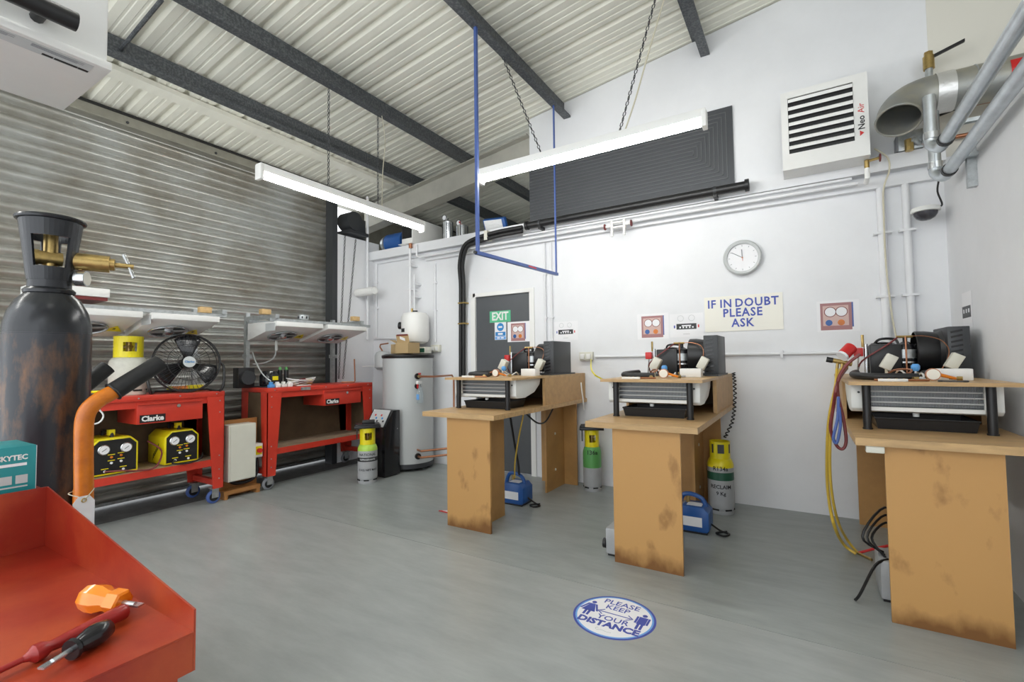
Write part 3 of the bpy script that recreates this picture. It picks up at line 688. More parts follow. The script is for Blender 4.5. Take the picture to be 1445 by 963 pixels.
sg_ = thing('shutter_gearbox', 'dark shutter drive gearbox above the pier', 'gearbox', (XP-.1, 4.1, 2.83))
MB().bx(XP-.14, XP+.10, 3.95, 4.25, 2.86, 2.90).build('base_plate', 'darkgrey', sg_)
MB().cyl((XP-.12, 4.05, 3.03), (XP+.08, 4.05, 3.03), .12, n=20).build('drum', 'darkgrey', sg_)
MB().bx(XP-.1, XP+.06, 4.08, 4.24, 2.90, 3.08).build('housing', 'darkgrey', sg_, .01)
B('support', 'darkgrey', sg_, XP-.14, XP-.02, 4.0, 4.3, 2.8305, 2.862)
def lpump(px, py, r_, h_, label, m_):
    q = PY(px, py, YW+.18); t = thing('pressure_pot', label, 'cylinder', (q.x, q.y, LZ))
    MB().lathe([(r_, 0), (r_, h_*.8), (r_*1.05, h_*.81), (r_*1.05, h_*.86), (r_*.9, h_*.88), (0, h_*.9)], (q.x, q.y, LZ+.001), ZV, 20).build('body', m_, t)
    for k in range(4):
        a = k*PI/2+.4; MB().cyl((q.x+r_*1.03*math.cos(a), q.y+r_*1.03*math.sin(a), LZ+.01), (q.x+r_*1.03*math.cos(a), q.y+r_*1.03*math.sin(a), LZ+h_*.85), .006, n=6).build('tie_rod', 'darkgrey', t)
    MB().cyl((q.x, q.y, LZ+h_*.88), (q.x, q.y, LZ+h_), .01, n=8).build('stem', 'steelbright', t)
    MB().cyl((q.x-.02, q.y-.03, LZ+h_), (q.x-.02, q.y-.045, LZ+h_), .034, n=18).build('gauge', 'paper', t)
    MB().torus((q.x-.02, q.y-.045, LZ+h_), YV, .034, .005, 18, 5).build('gauge_rim', 'darkgrey', t)
    return t, q
lpump(632, 330, .06, .36, 'tall steel pot with pressure gauge on the loft ledge', 'steelbright')
t, q = lpump(652, 328, .07, .26, 'short steel pot with red valve on the loft ledge', 'steelbright')
MB().cyl((q.x, q.y, LZ+.22), (q.x-.0, q.y-.05, LZ+.27), .012, n=8).build('red_valve', 'brightred', t)
wl = PY(700, 318, YW+.12)
fl_ = thing('work_lamp', 'blue rectangular work lamp leaning on the loft ledge', 'lamp', (wl.x, wl.y, LZ))
MB().obx((wl.x, wl.y, LZ+.115), (.13, .03, .0), (0, .02, .015), (0, -.04, .09)).build('housing', 'blue', fl_, .006)
MB().obx((wl.x-.01, wl.y-.028, LZ+.11), (.105, .025, 0), (0, .002, .001), (0, -.032, .072)).build('lens', 'foil', fl_)
B('foot', 'blue', fl_, wl.x-.08, wl.x+.08, wl.y-.02, wl.y+.05, LZ+.0005, LZ+.02)

# shutter hand chains
for k, (p0, p1, lab) in enumerate((((487, 331), (478, 535), 'straight shutter hand chain hanging in front of the pier'), ((502, 338), (484, 535), 'slanting shutter hand chain hanging in front of the pier'))):
    t = thing('shutter_chain', lab, 'chain', PX(*p1, XP+.05), 'shutter hand chains')
    chain(t, PX(*p0, XP+.05), PX(*p1, XP+.05), 'links', 'black', .0045, .04)
# waste pipe stub through the pier
q = PX(505, 414, XP+.02); e2 = PY(535, 413, YW-.14)
tag(MB().rings([Vector((XP+.005, q.y, e2.z)), Vector((XP+.30, q.y+.03, e2.z+.01))], [YV]*2, [ZV]*2, [.052]*2, 20, cap=False).rings([Vector((XP+.005, q.y, e2.z)), Vector((XP+.298, q.y+.03, e2.z+.01))], [YV]*2, [ZV]*2, [.046]*2, 20, cap=True).build('waste_pipe', 'white'), 'open white plastic pipe stub sticking out of the pier', 'pipe')

# =================================================================== DESKS
def desk(xL, xR, fx0, fx1, label):
    t = thing('test_desk', label, 'desk', ((xL+xR)/2, 3.5, 0))
    yF, yB = 2.75, YW-.012
    def pan(name, m, *a): return B(name, m, t, *a)
    pan('worktop', 'oak', xL, xR, yF, yB, .805, .84)
    pan('front_panel', 'mdf_stained', fx0, fx1, 2.80, 2.818, 0.0, .805)
    xm_ = (fx0+fx1)/2+.05
    pan('spine_panel', 'mdf', xm_-.009, xm_+.009, 2.818, 3.2, 0.0, .805)
    pan('rear_panel', 'mdf', fx0, fx1, yB-.11, yB-.09, 0.0, .805)
    pan('rear_spine_panel', 'mdf', xm_-.009, xm_+.009, 3.92, yB-.11, 0.0, .805)
    for z in (.18, .52): MB().cyl((xm_+.009, 4.1, z), (xm_+.014, 4.1, z), .012, n=8).build('screw_cap', 'cream', t)
    pan('upper_board', 'oak', xL+.0, xR-.015, 3.02, yB, 1.072, 1.09)
    pan('side_board', 'mdfedge', xR-.040, xR-.0152, 3.55, yB-.002, .8402, 1.0718)
    pan('side_board', 'mdfedge', xL+.002, xL+.02, 3.55, yB-.002, .8402, 1.0718)
    pan('back_board', 'hardboard', xL+.02, xR-.04, 4.25, 4.265, .8402, 1.0718)
    for x in (xL+.08, xR-.105):
        l = MB().cyl((x, 3.10, .8402), (x, 3.10, 1.0718), .019, n=16).build('leg', 'black', t)
        MB().cyl((x, 3.10, .8402), (x, 3.10, .848), .022, n=16).build('foot', 'rubber', l)
    return t
DESKS = [(-2.51, -1.85, -2.31, -1.92, 'chipboard test desk beside the grey door'),
         (-1.17, -.51, -1.014, -.615, 'chipboard test desk under the doubt sign'),
         (.19, .85, .303, .706, 'chipboard test desk in the corner by the right wall')]
WHERE = ['on the desk beside the grey door', 'on the desk under the doubt sign', 'on the desk in the corner']
for d in DESKS: desk(*d)

def evaporator(xL, xR, where):
    t = thing('evaporator_unit', 'white evaporator with finned coil slung '+where, 'evaporator', ((xL+xR)/2, 3.3, .93), 'evaporators under the desk boards')
    a, b = xL+.015, xR-.05; z1 = 1.0715
    prof = [(3.135, z1), (3.135, .945), (3.16, .925), (3.28, .925), (3.43, .96), (3.52, 1.02), (3.54, z1)]
    for x in (a, b-.07):
        e_ = MB().prism([(x, y, z) for y, z in prof], (.07, 0, 0)).build('end_cover', 'whiteplastic', t, .006)
        MB().cyl((x+.035, 3.129, 1.03), (x+.035, 3.134, 1.03), .006, n=8).build('screw', 'darkgrey', e_)
    MB().bx(a+.07, b-.07, 3.155, 3.45, .955, z1).build('coil_block', 'darkgrey', t)
    nf = 80
    mb = MB()
    for k in range(nf):
        x = a+.075+(b-a-.15)*k/(nf-1); mb.bx(x-.0009, x+.0009, 3.145, 3.156, .96, 1.065)
    fo = mb.build('fins', 'fins', t); fo['kind'] = 'stuff'
    for z in (.98, 1.008, 1.036): MB().cyl((a+.07, 3.143, z), (b-.07, 3.143, z), .004, n=8).build('coil_tube', 'tankgrey', t)
    MB().prism([(a+.07, 3.132, .955), (a+.07, 3.132, .935), (a+.07, 3.16, .926), (a+.07, 3.44, .94), (a+.07, 3.44, .955)], (b-a-.14, 0, 0)).build('drip_pan', 'whiteplastic', t)
    MB().cyl(((a+b)/2-.02, 3.2, .905), ((a+b)/2-.02, 3.2, .932), .014, n=10).build('drain', 'whiteplastic', t)
    tr = thing('drip_tray', 'black plastic drip tray under the evaporator '+where, 'tray', ((a+b)/2, 3.25, .84), 'black drip trays')
    x0, x1, y0, y1 = a+.10, b-.09, 3.13, 3.43
    o, i = [(x0+.012, y0+.01), (x1-.012, y0+.01), (x1-.012, y1-.01), (x0+.012, y1-.01)], [(x0, y0), (x1, y0), (x1, y1), (x0, y1)]
    mb = MB(); vs = [(x, y, .841) for x, y in o]+[(x, y, .895) for x, y in i]+[(x+(.008 if x < (x0+x1)/2 else -.008), y+(.008 if y < 3.27 else -.008), .895) for x, y in i]+[(x+(.004 if x < (x0+x1)/2 else -.004), y+(.004 if y < 3.27 else -.004), .846) for x, y in o]
    fs = [(0,3,2,1)]+[(k, (k+1) % 4, 4+(k+1) % 4, 4+k) for k in range(4)]+[(4+k, 4+(k+1) % 4, 8+(k+1) % 4, 8+k) for k in range(4)]+[(8+k, 8+(k+1) % 4, 12+(k+1) % 4, 12+k) for k in range(4)]+[(12,13,14,15)]
    mb.add(vs, fs).build('tray_body', 'black', tr)
    MB().tube([(x, y, .896) for x, y in i], .005, 6, smooth=False, closed=True).build('rim', 'black', tr)
for d, wv in zip(DESKS, WHERE): evaporator(d[0], d[1], wv)

def condensing_unit(xL, xR, where, i):
    z = 1.0905
    t = thing('condensing_unit', 'black condensing unit with fan and compressor '+where, 'condensing unit', ((xL+xR)/2, 3.9, z), 'condensing units on the desks')
    B('base_plate', 'darkgrey', t, xL+.13, xR-.02, 3.68, 4.18, z, z+.012)
    cx0, cx1 = xR-.125, xR-.025
    cb = MB().bx(cx0, cx1, 3.74, 4.10, z+.012, z+.30).build('condenser', 'darkgrey', t, .004)
    for k in range(9):
        zz_ = z+.04+k*.029
        MB().obx(((cx0+cx1)/2-.01, 3.7385, zz_), (.026, 0, .006), (0, .0012, 0), (-.001, 0, .0055)).build('slot', 'blackgloss', cb)
    yc, zc_ = 3.92, z+.155
    MB().lathe([(.125, 0), (.13, .005), (.13, .05), (.12, .11), (.135, .13)], (cx0-.13, yc, zc_), XV, 32, cap=False).build('fan_shroud', 'black', t)
    MB().cyl((cx0-.09, yc, zc_), (cx0-.03, yc, zc_), .04, n=16).build('fan_motor', 'darkgrey', t)
    for k in range(4):
        a = k*PI/2; MB().obx((cx0-.04, yc+.07*math.cos(a), zc_+.07*math.sin(a)), (.006, .0, .0), Vector((.01, -math.sin(a)*.03, math.cos(a)*.03)), Vector((0, math.cos(a)*.045, math.sin(a)*.045))).build('fan_blade', 'darkgrey', t)
    # compressor
    kx, ky = xL+.255, 3.98
    MB().lathe([(.085, 0), (.095, .02), (.10, .07), (.10, .13), (.09, .175), (.06, .205), (0, .215)], (kx, ky, z+.012), ZV, 24).build('compressor', 'blackgloss', t)
    MB().bx(kx-.085, kx+.075, 3.80, 3.87, z+.015, z+.205).build('terminal_box', 'black', t, .008)
    # receiver
    rx, ry = xR-.305, 3.86
    rc = MB().lathe([(.045, 0), (.055, .015), (.055, .16), (.045, .19), (.02, .205), (.012, .21), (.012, .235), (0, .236)], (rx, ry, z+.012), ZV, 20).build('receiver', 'blackgloss', t)
    MB().cyl((rx, ry, z+.115), (rx, ry, z+.17), .0556, n=20, cap=False).build('label_band', 'galv', rc)
    MB().cyl((rx, ry, z+.085), (rx, ry, z+.095), .0565, n=20, cap=False).build('strap', 'steelbright', rc)
    MB().cyl((rx-.005, ry-.062, z+.012), (rx-.005, ry-.062, z+.25), .005, n=8).build('copper_line', 'copper', t)
    MB().cyl((rx-.05, ry-.05, z+.25), (rx+.03, ry-.05, z+.25), .008, n=8).build('service_valve', 'brass', t)
    MB().tube([(rx+.02, ry-.05, z+.252), (rx+.09, ry-.05, z+.25), (cx0-.02, ry-.08, z+.22), (cx0+.0, ry-.14, z+.15), (cx0-.04, ry-.16, z+.05), (cx0-.08, ry-.1, z+.014)], .003, 6).build('capillary', 'copper', t)
    MB().tube([(rx-.04, ry-.05, z+.25), (kx+.0, ry-.09, z+.20), (kx-.13, ry-.08, z+.1), (kx-.15, ry, z+.02)], .005, 6).build('red_hose', 'darkred', t)
    MB().tube([(rx+.05, ry, z+.20), (rx+.09, ry+.03, z+.16), (cx0-.10, ry+.05, z+.02)], .006, 6).build('cable', 'rubber', t)
    MB().tube([(kx-.05, ky, z+.20), (kx-.02, ky-.05, z+.24), (kx+.06, ky-.03, z+.24), (rx-.03, ry+.02, z+.2)], .008, 8).build('cable', 'rubber', t)
    # pressure switch and gauge at the left
    MB().cyl((xL+.15, 3.82, z+.0125), (xL+.15, 3.82, z+.21), .012, n=10).build('suction_line', 'steelbright', t)
    MB().cyl((xL+.135, 3.82, z+.19), (xL+.135, 3.82, z+.27), .008, n=8).build('schrader_valve', 'brass', t)
    MB().bx(xL+.085, xL+.135, 3.79, 3.83, z+.13, z+.185).build('red_switch', 'brightred', t, .006)
    MB().cyl((xL+.1, 3.81, z+.01), (xL+.11, 3.81, z+.13), .005, n=6).build('switch_stem', 'steelbright', t)
    return t
for i, (d, wv) in enumerate(zip(DESKS, WHERE)): condensing_unit(d[0], d[1], wv, i)

def clutter(xL, xR, where, i):
    z = 1.0902
    dx = [-.0, -.02, -.04][i]
    x = xR-.15+dx; y = [3.54, 3.50, 3.33][i]
    o = MB().bx(x-.07, x+.07, y-.04, y+.04, z, z+.06).build('socket_box', 'white', None, .003); tag(o, 'white surface socket box '+where, 'socket', 'white socket boxes on the desks')
    for k, (fx, fy, tl) in enumerate(((xL+.22, 3.55, -.3), (xR-.13, 3.657, .35))):
        t = thing('tilted_thermostat', ('tilted cream thermostat by the compressor ' if k == 0 else 'tilted cream thermostat by the fan ')+where, 'thermostat', (fx, fy, z), 'tilted thermostats')
        MB().cyl((fx, fy, z), (fx, fy, z+.055), .008, n=8).build('stalk', 'rope', t)
        MB().lathe([(.02, 0), (.02, .005)], (fx, fy, z), ZV, 12).build('foot', 'cream', t)
        m_ = Matrix.Rotation(.5, 3, 'Y')
        MB().obx((fx+.012, fy, z+.095), m_ @ Vector((.028, 0, 0)), (0, .03, 0), m_ @ Vector((0, 0, .045))).build('box', 'cream', t, .004)
    gx, gy = xL+.37, 3.22
    t = thing('sight_gauge', 'small round brass-rimmed pressure gauge lying '+where, 'gauge', (gx, gy, z), 'small gauges on the desks')
    MB().cyl((gx, gy-.012, z+.033), (gx, gy+.012, z+.033), .031, n=20).build('case', 'copper', t)
    MB().cyl((gx, gy-.0135, z+.033), (gx, gy-.0122, z+.033), .027, n=20).build('dial', 'signcream', t)
    MB().cyl((gx+.03, gy, z+.03), (gx+.09, gy+.01, z+.012), .009, .007, n=8).build('red_connector', 'orange', t)
    path = [(xL+.08, 3.62, z+.03), (xL+.05, 3.42, z+.025), (xL+.09, 3.25, z+.021), (xL+.17, 3.20, z+.02), (xL+.31, 3.21, z+.02)]
    tag(MB().tube(path, .0195, 10).build('insulated_pipe', 'rubber'), 'black foam insulated pipe bent '+where, 'pipe', 'foam insulated pipes on the desks')
    bt = thing('blue_valve', 'small light blue valve knob with silver stem '+where, 'valve', (xL+.33, 3.40, z), 'light blue valves')
    MB().cyl((xL+.33, 3.40, z), (xL+.33, 3.40, z+.05), .007, n=8).build('stem', 'steelbright', bt)
    MB().lathe([(.012, 0), (.02, .012), (.02, .03), (.012, .04)], (xL+.33, 3.40, z+.045), ZV, 14).build('knob', 'lightblue', bt)
    tag(MB().tube([(xL+.12, 3.14, z+.006), (xL+.22, 3.12, z+.006), (xL+.34, 3.13, z+.006)], .006, 6).build('copper_offcut', 'copper'), 'thin copper pipe offcut along the front edge '+where, 'pipe', 'copper offcuts on the desks')
    tag(MB().tube([(xL+.26, 3.6, z+.009), (xL+.27, 3.47, z+.05), (xL+.31, 3.46, z+.014), (xL+.37, 3.46, z+.009), (xL+.375, 3.53, z+.03), (xL+.36, 3.59, z+.009)], .005, 6).build('white_cable', 'white'), 'loop of white cable '+where, 'cable', 'white cables on the desks')
    fb = thing('filter_drier', 'short dark filter drier with brass ends '+where, 'filter', (xL+.43, 3.62, z), 'filter driers on the desks')
    MB().lathe([(.008, 0), (.022, .02), (.022, .1), (.008, .12)], (xL+.38, 3.645, z+.023), (1, -.3, 0), 14).build('body', 'black', fb)
    MB().cyl((xL+.37, 3.648, z+.023), (xL+.385, 3.6435, z+.023), .009, n=8).build('end', 'brass', fb)
for i, (d, wv) in enumerate(zip(DESKS, WHERE)): clutter(d[0], d[1], wv, i)
def more_clutter(xL, xR, where, i):
    z = 1.0902; rnd = random.Random(20+i)
    cx_, cy_ = xL+.14, 3.40
    t = thing('black_cable_coil', 'small coil of black cable '+where, 'cable', (cx_, cy_, z), 'black cable coils on the desks')
    for k in range(3):
        MB().tube([(cx_+(.045+.006*k)*math.cos(a), cy_+(.07+.008*k)*math.sin(a), z+.007+.010*k) for a in [2*PI*j/12 for j in range(12)]], .005, 5, closed=True, sub=2).build('loop', 'rubber', t)
    tag(MB().tube([(xL+.20, 3.30, z+.006), (xL+.27, 3.27, z+.03), (xL+.30, 3.33, z+.055), (xL+.24, 3.42, z+.05), (xL+.20, 3.50, z+.006)], .0055, 6).build('bent_copper_tube', 'copper'), 'bent copper tube arching '+where, 'pipe', 'bent copper tubes on the desks')
    for k, (fx, fy) in enumerate(((xL+.47, 3.26), (xL+.30, 3.155))):
        t = thing('brass_fitting', ('brass flare fitting near the socket box ' if k else 'brass flare fitting near the copper offcut ')+where, 'fitting', (fx, fy, z), 'brass fittings on the desks')
        a = rnd.uniform(0, 3); d_ = Vector((math.cos(a), math.sin(a), 0)); c_ = Vector((fx, fy, z+.012))
        MB().cyl(c_-d_*.022, c_+d_*.0, .0115, n=6).build('nut', 'brass', t); MB().cyl(c_, c_+d_*.03, .007, n=10).build('thread', 'steelbright', t)
    t = thing('terminal_strip', 'white terminal strip with screws '+where, 'connector', (xL+.20, 3.10, z), 'terminal strips on the desks')
    MB().bx(xL+.13, xL+.25, 3.075, 3.095, z, z+.014).build('strip', 'white', t, .002)
    for k in range(4): MB().cyl((xL+.145+.03*k, 3.085, z+.014), (xL+.145+.03*k, 3.085, z+.016), .005, n=8).build('screw', 'brass', t)
for i, (d, wv) in enumerate(zip(DESKS, WHERE)): more_clutter(d[0], d[1], wv, i)
# spanner on the corner desk
sp_ = PZ(1345, 539.5, 1.09); mb = MB()
mb.obx(sp_+Vector((0, 0, .004)), (.04, -.004, 0), (.001, .006, 0), (0, 0, .003)); mb.torus(sp_+Vector((.045, -.0045, .004)), ZV, .009, .004, 12, 5); mb.torus(sp_+Vector((-.045, .0045, .004)), ZV, .008, .004, 12, 5)
tag(mb.build('spanner', 'darkgrey'), 'small dark spanner lying on the corner desk edge', 'spanner')

# coiled black lead down the side of the middle desk
mb = MB(); pts = []
A = [Vector((-.497, 4.25, 1.10)), Vector((-.485, 4.2, 1.0)), Vector((-.485, 4.15, .85)), Vector((-.50, 4.10, .72)), Vector((-.55, 4.05, .60))]
cl = spline(A, 14)
for i, p in enumerate(cl): pts.append(p+Vector((.012*math.cos(i*1.9), .012*math.sin(i*1.9), 0)))
tag(mb.tube(pts, .005, 5, smooth=True, sub=3).build('coiled_lead', 'black'), 'coiled black lead hanging down the side of the middle desk', 'cable')
# leads under the desk by the door
tag(MB().tube([(-2.0, 3.2, .80), (-2.02, 3.3, .55), (-2.06, 3.42, .36), (-2.10, 3.5, .25)], .009, 8).build('black_lead', 'rubber'), 'black lead hanging under the desk by the door to the blue pump', 'cable')
tag(MB().tube([(-1.93, 3.3, .80), (-1.98, 3.3, .6), (-2.03, 3.32, .4), (-2.06, 3.36, .26)], .006, 6).build('yellow_lead', 'yellowhose'), 'thin tan lead hanging under the desk by the door', 'cable')
tag(MB().tube([(-1.95, 3.35, .80), (-1.92, 3.5, .70), (-1.90, 3.62, .70), (-1.88, 3.72, .80)], .007, 6).build('black_lead', 'rubber'), 'short black lead looping under the worktop by the door', 'cable')
tag(MB().tube([(-1.842, 4.25, 1.0), (-1.825, 4.22, .95), (-1.82, 4.24, .84), (-1.83, 4.28, .74)], .006, 6).build('white_cable', 'white'), 'white cable over the end of the desk by the door', 'cable')
# under-desk socket on corner desk
q = MB().bx(.23, .30, 2.76, 2.7995, .772, .8045).build('socket_box', 'cream', None, .004); tag(q, 'cream socket screwed under the corner desk top', 'socket')

# =================================================================== MANIFOLD GAUGE SET WITH HOSES (corner desk)
mg = PY(1186, 503, 3.78)
t = thing('manifold_gauges', 'red and brass manifold gauge set hanging at the corner desk', 'gauge set', (mg.x, 3.75, .2))
c_ = PY(1195, 497, 3.72)
MB().cyl(c_+Vector((-.02, -.02, -.02)), c_+Vector((.025, .02, .03)), .036, n=20).build('red_gauge', 'brightred', t)
MB().cyl(c_+Vector((-.03, -.028, -.03)), c_+Vector((-.02, -.02, -.02)), .035, n=20).build('gauge_face', 'paper', t)
m2 = PY(1186, 512, 3.72)
MB().cyl(m2+Vector((-.04, 0, .015)), m2+Vector((.06, .01, -.01)), .016, n=10).build('manifold_block', 'brass', t)
MB().cyl(m2+Vector((-.075, 0, .022)), m2+Vector((-.04, 0, .014)), .018, n=10).build('black_knob', 'black', t)
for k, dx in enumerate((-.015, .01, .035)): MB().cyl(m2+Vector((dx, 0, 0)), m2+Vector((dx-.005, 0, -.045)), .009, n=8).build('hose_fitting', 'brass', t)
def hp(pts, Y): return [PY(x, y, Y) for x, y in pts]
yh = [m2+Vector((-.02, 0, -.04))]+hp([(1179, 545), (1170, 590), (1167, 640), (1168, 690)], 3.66)+[PZ(1176, 738, .25), PZ(1190, 768, .06), PZ(1208, 782, .012)]
MB().tube(yh, .009, 8).build('yellow_hose', 'yellowhose', t)
yh2 = [m2+Vector((.0, 0, -.04))]+hp([(1181, 545), (1174, 590), (1171, 640), (1173, 690)], 3.45)+[PZ(1182, 735, .22), PZ(1196, 763, .05), PZ(1211, 781, .012)]
MB().tube(yh2, .008, 8).build('yellow_hose', 'yellowhose', t)
MB().tube([m2+Vector((.03, 0, -.04))]+hp([(1182, 540), (1176, 575), (1172, 605), (1180, 628), (1189, 634), (1194, 622), (1190, 590), (1183, 560), (1183, 535), (1195, 515), (1214, 500)], 3.02), .008, 8).build('dark_red_hose', 'darkred', t)
MB().tube(hp([(1183, 560), (1182, 590), (1176, 618), (1181, 625), (1186, 600), (1184, 575)], 2.98), .007, 8).build('blue_hose', 'bluepaint', t)
e_ = PZ(1211, 781, .012)
MB().cyl(e_, e_+Vector((.06, -.07, -.003)), .008, n=8).build('hose_end', 'brass', t)
MB().tube([e_, e_+Vector((.12, .03, .05)), e_+Vector((.22, .05, .08))], .008, 8).build('red_hose', 'brightred', t)
tb = PZ(1250, 858, 0)
tx = thing('transformer_box', 'grey-green transformer box with black cables behind the corner desk', 'transformer', (tb.x, tb.y, 0))
MB().bx(tb.x-.01, tb.x+.14, tb.y+.06, tb.y+.28, .012, .20).build('casing', 'cylgrey', tx, .01)
B('feet', 'rubber', tx, tb.x, tb.x+.13, tb.y+.07, tb.y+.27, 0, .013)
for k in range(3): MB().tube([(tb.x+.02, tb.y+.12+.04*k, .20), (tb.x-.03-.02*k, tb.y+.15, .28), (tb.x+.04, tb.y+.25, .34+.04*k), (tb.x+.12, tb.y+.3, .30)], .006, 6).build('cable', 'black', tx)
MB().tube([(tb.x+.03, tb.y+.1, .2), (tb.x-.03, tb.y+.04, .18), (tb.x-.10, tb.y-.02, .05), (tb.x-.12, tb.y-.0, .008)], .007, 6).build('cable', 'black', tx)
tb = PZ(864, 778, 0)
tx = thing('transformer_box', 'grey transformer box half hidden behind the middle desk panel', 'transformer', (tb.x, tb.y, 0))
MB().bx(tb.x-.012, tb.x+.14, 2.86, 3.06, .012, .17).build('casing', 'cylgrey', tx, .01)
B('feet', 'rubber', tx, tb.x, tb.x+.13, 2.87, 3.05, 0, .013)
MB().cyl((tb.x-.03, 2.88, .07), (tb.x-.012, 2.88, .07), .03, n=12).build('knob', 'black', tx)

# =================================================================== PUMPS AND GAS BOTTLES UNDER DESKS
def pump(x, y, label, rot=0.0):
    t = thing('vacuum_pump', label, 'pump', (x, y, 0), 'blue vacuum pumps')
    MB().prism([(x-.16, y-.085, .012), (x+.07, y-.085, .012), (x+.085, y-.085, .03), (x+.085, y-.085, .15), (x+.05, y-.085, .185), (x-.09, y-.085, .185), (x-.16, y-.085, .12)], (0, .17, 0)).build('body', 'blue', t, .008)
    MB().tube([(x-.13, y, .15), (x-.10, y, .235), (x-.04, y, .25), (x+.03, y, .225), (x+.055, y, .17)], .016, 8).build('handle', 'blue', t)
    B('feet', 'rubber', t, x-.15, x+.07, y-.08, y+.08, 0, .013)
    B('label_plate', 'paper', t, x-.10, x+.04, y-.0865, y-.0845, .05, .115)
    MB().obx((x-.015, y-.02, .188), (.05, 0, 0), (0, .04, 0), (0, 0, .001)).build('top_label', 'paper', t)
    MB().cyl((x-.07, y+.02, .18), (x-.07, y+.02, .235), .014, n=10).build('inlet_port', 'brass', t)
    MB().tube([(x+.08, y, .06), (x+.14, y+.03, .012), (x+.2, y+.0, .009), (x+.17, y-.06, .009), (x+.12, y-.02, .009), (x+.18, y+.04, .009)], .007, 6).build('mains_lead', 'rubber', t)
pump(-2.12, 3.53, 'blue vacuum pump on the floor under the desk by the door')
pump(-.68, 3.60, 'blue vacuum pump half hidden behind the middle desk panel')

def bottle(x, y, R, hb, h, bodym, label, bands=(), lid=False, collar_m='yellow', texts=(), valve='brass', shoulder=None, face=None, z=0.0, group=None, solid=False):
    t = thing('gas_bottle', label, 'gas bottle', (x, y, z), group)
    MB().lathe([(R*.93, 0), (R*.95, .004), (R*.95, .03), (R*.88, .034)], (x, y, z), ZV, 28).build('foot_ring', bodym, t)
    for k in range(6):
        a = k*PI/3+.2; e1 = Vector((math.cos(a), math.sin(a), 0)); e2 = Vector((-e1.y, e1.x, 0))
        MB().obx(Vector((x, y, z+.037))+e1*R*.945, e1*.004, e2*R*.26, ZV*.006).build('foot_slot', 'black', t)
    bd = MB().lathe([(R*.8, .02), (R*.97, .045), (R, .07), (R, hb*.82), (R*.97, hb*.88), (R*.85, hb*.95), (R*.55, hb), (R*.2, hb*1.01), (0, hb*1.01)], (x, y, z), ZV, 32).build('body', bodym, t)
    for (f0, f1, m_) in bands:
        if f1 <= .82: MB().cyl((x, y, z+hb*f0), (x, y, z+hb*f1), R*1.004, n=32, cap=False).build('paint_band', m_, t)
        else: MB().lathe([(R*1.004, hb*f0), (R*1.004, hb*.82), (R*.975, hb*.88), (R*.855, hb*.953), (R*.56, hb*1.004), (R*.2, hb*1.013)], (x, y, z), ZV, 32, cap=False).build('paint_band', m_, t)
    # guard collar with windows
    u = (Vector((0, 0, 0))-Vector((x, y, 0))).normalized(); a0 = math.atan2(u.y, u.x)
    mb = MB(); rc = R*.78; n_ = 36; zb_, zt_ = z+hb*.97, z+h
    def seg(a1, a2, z1, z2, k=8):
        for q in range(k):
            b1, b2 = a1+(a2-a1)*q/k, a1+(a2-a1)*(q+1)/k
            P = lambda a, r, zz: (x+r*math.cos(a), y+r*math.sin(a), zz)
            mb.add([P(b1, rc, z1), P(b2, rc, z1), P(b2, rc, z2), P(b1, rc, z2), P(b1, rc-.006, z1), P(b2, rc-.006, z1), P(b2, rc-.006, z2), P(b1, rc-.006, z2)],
                   [(0,1,2,3), (5,4,7,6), (3,2,6,7), (1,0,4,5), (0,3,7,4), (2,1,5,6)])
    hc = zt_-zb_
    seg(0, 2*PI, zb_, zb_+hc*.28, 32); seg(0, 2*PI, zt_-hc*.28, zt_, 32)
    if solid: seg(0, 2*PI, zb_+hc*.28, zt_-hc*.28, 32)
    else:
        for q in range(3): seg(a0+.62+q*2*PI/3, a0+.62+q*2*PI/3+1.1, zb_+hc*.28, zt_-hc*.28, 6)
    if solid:
        for da, hw in ((-.75, .12), (.1, .35), (1.1, .12)):
            e1 = Vector((math.cos(a0+da), math.sin(a0+da), 0)); e2 = Vector((-e1.y, e1.x, 0))
            MB().obx(Vector((x, y, zb_+hc*.6))+e1*(rc*math.cos(hw)+.0005), e1*.0012*(1+20*hw*hw), e2*rc*math.sin(hw)*.9, ZV*hc*.26).build('black_print', 'darkgrey', t)
    mb.build('guard_collar', collar_m, t)
    MB().cyl((x, y, z+hb), (x, y, z+h-.03), R*.16, n=10).build('valve_stem', valve, t)
    MB().cyl((x-R*.35, y-R*.1, z+hb+hc*.45), (x+R*.3, y+R*.05, z+hb+hc*.45), R*.11, n=10).build('valve_port', valve, t)
    MB().lathe([(R*.25, 0), (R*.25, .016)], (x, y, z+h-.032), ZV, 10).build('valve_handwheel', 'brightred', t)
    if lid:
        r3 = Vector((-u.y, u.x, 0))
        MB().obx((x, y, z+h+.013), r3*R*1.32, u*R*.98, ZV*.0125).build('lid', 'black', t, .004)
        MB().obx((x, y, z+h+.033), r3*R*1.2, u*R*.85, ZV*.008).build('lid_step', 'black', t, .003)
        MB().obx(Vector((x, y, z+h+.058))+r3*.01, r3*R*.62, u*R*.4, ZV*.018).build('lid_handle', 'black', t, .003)
        MB().obx(Vector((x, y, z+h-.055))-r3*R*1.05, u*.012, r3*.006, ZV*.056).build('lid_strap', 'black', t)
    right = Vector((-u.y, u.x, 0))
    for body, size, zf, m_ in texts:
        tx_ = text('lettering', body, size, (0, 0, 0), XV, ZV, m_, None, bold=.0008, ext=0)
        for v in tx_.data.vertices:
            a = v.co.x/R; rr = R*1.007
            d_ = u*math.cos(a)*rr+right*math.sin(a)*rr
            v.co = (x+d_.x, y+d_.y, z+zf+v.co.z)
        attach(tx_, t)
    return t
bottle(-1.73, 4.22, .085, .42, .565, 'cylgrey', 'green and grey gas bottle with black lid against the wall', ((.52, 1.0, 'green'), ), True, texts=(('136a', .055, .36, 'black'),))
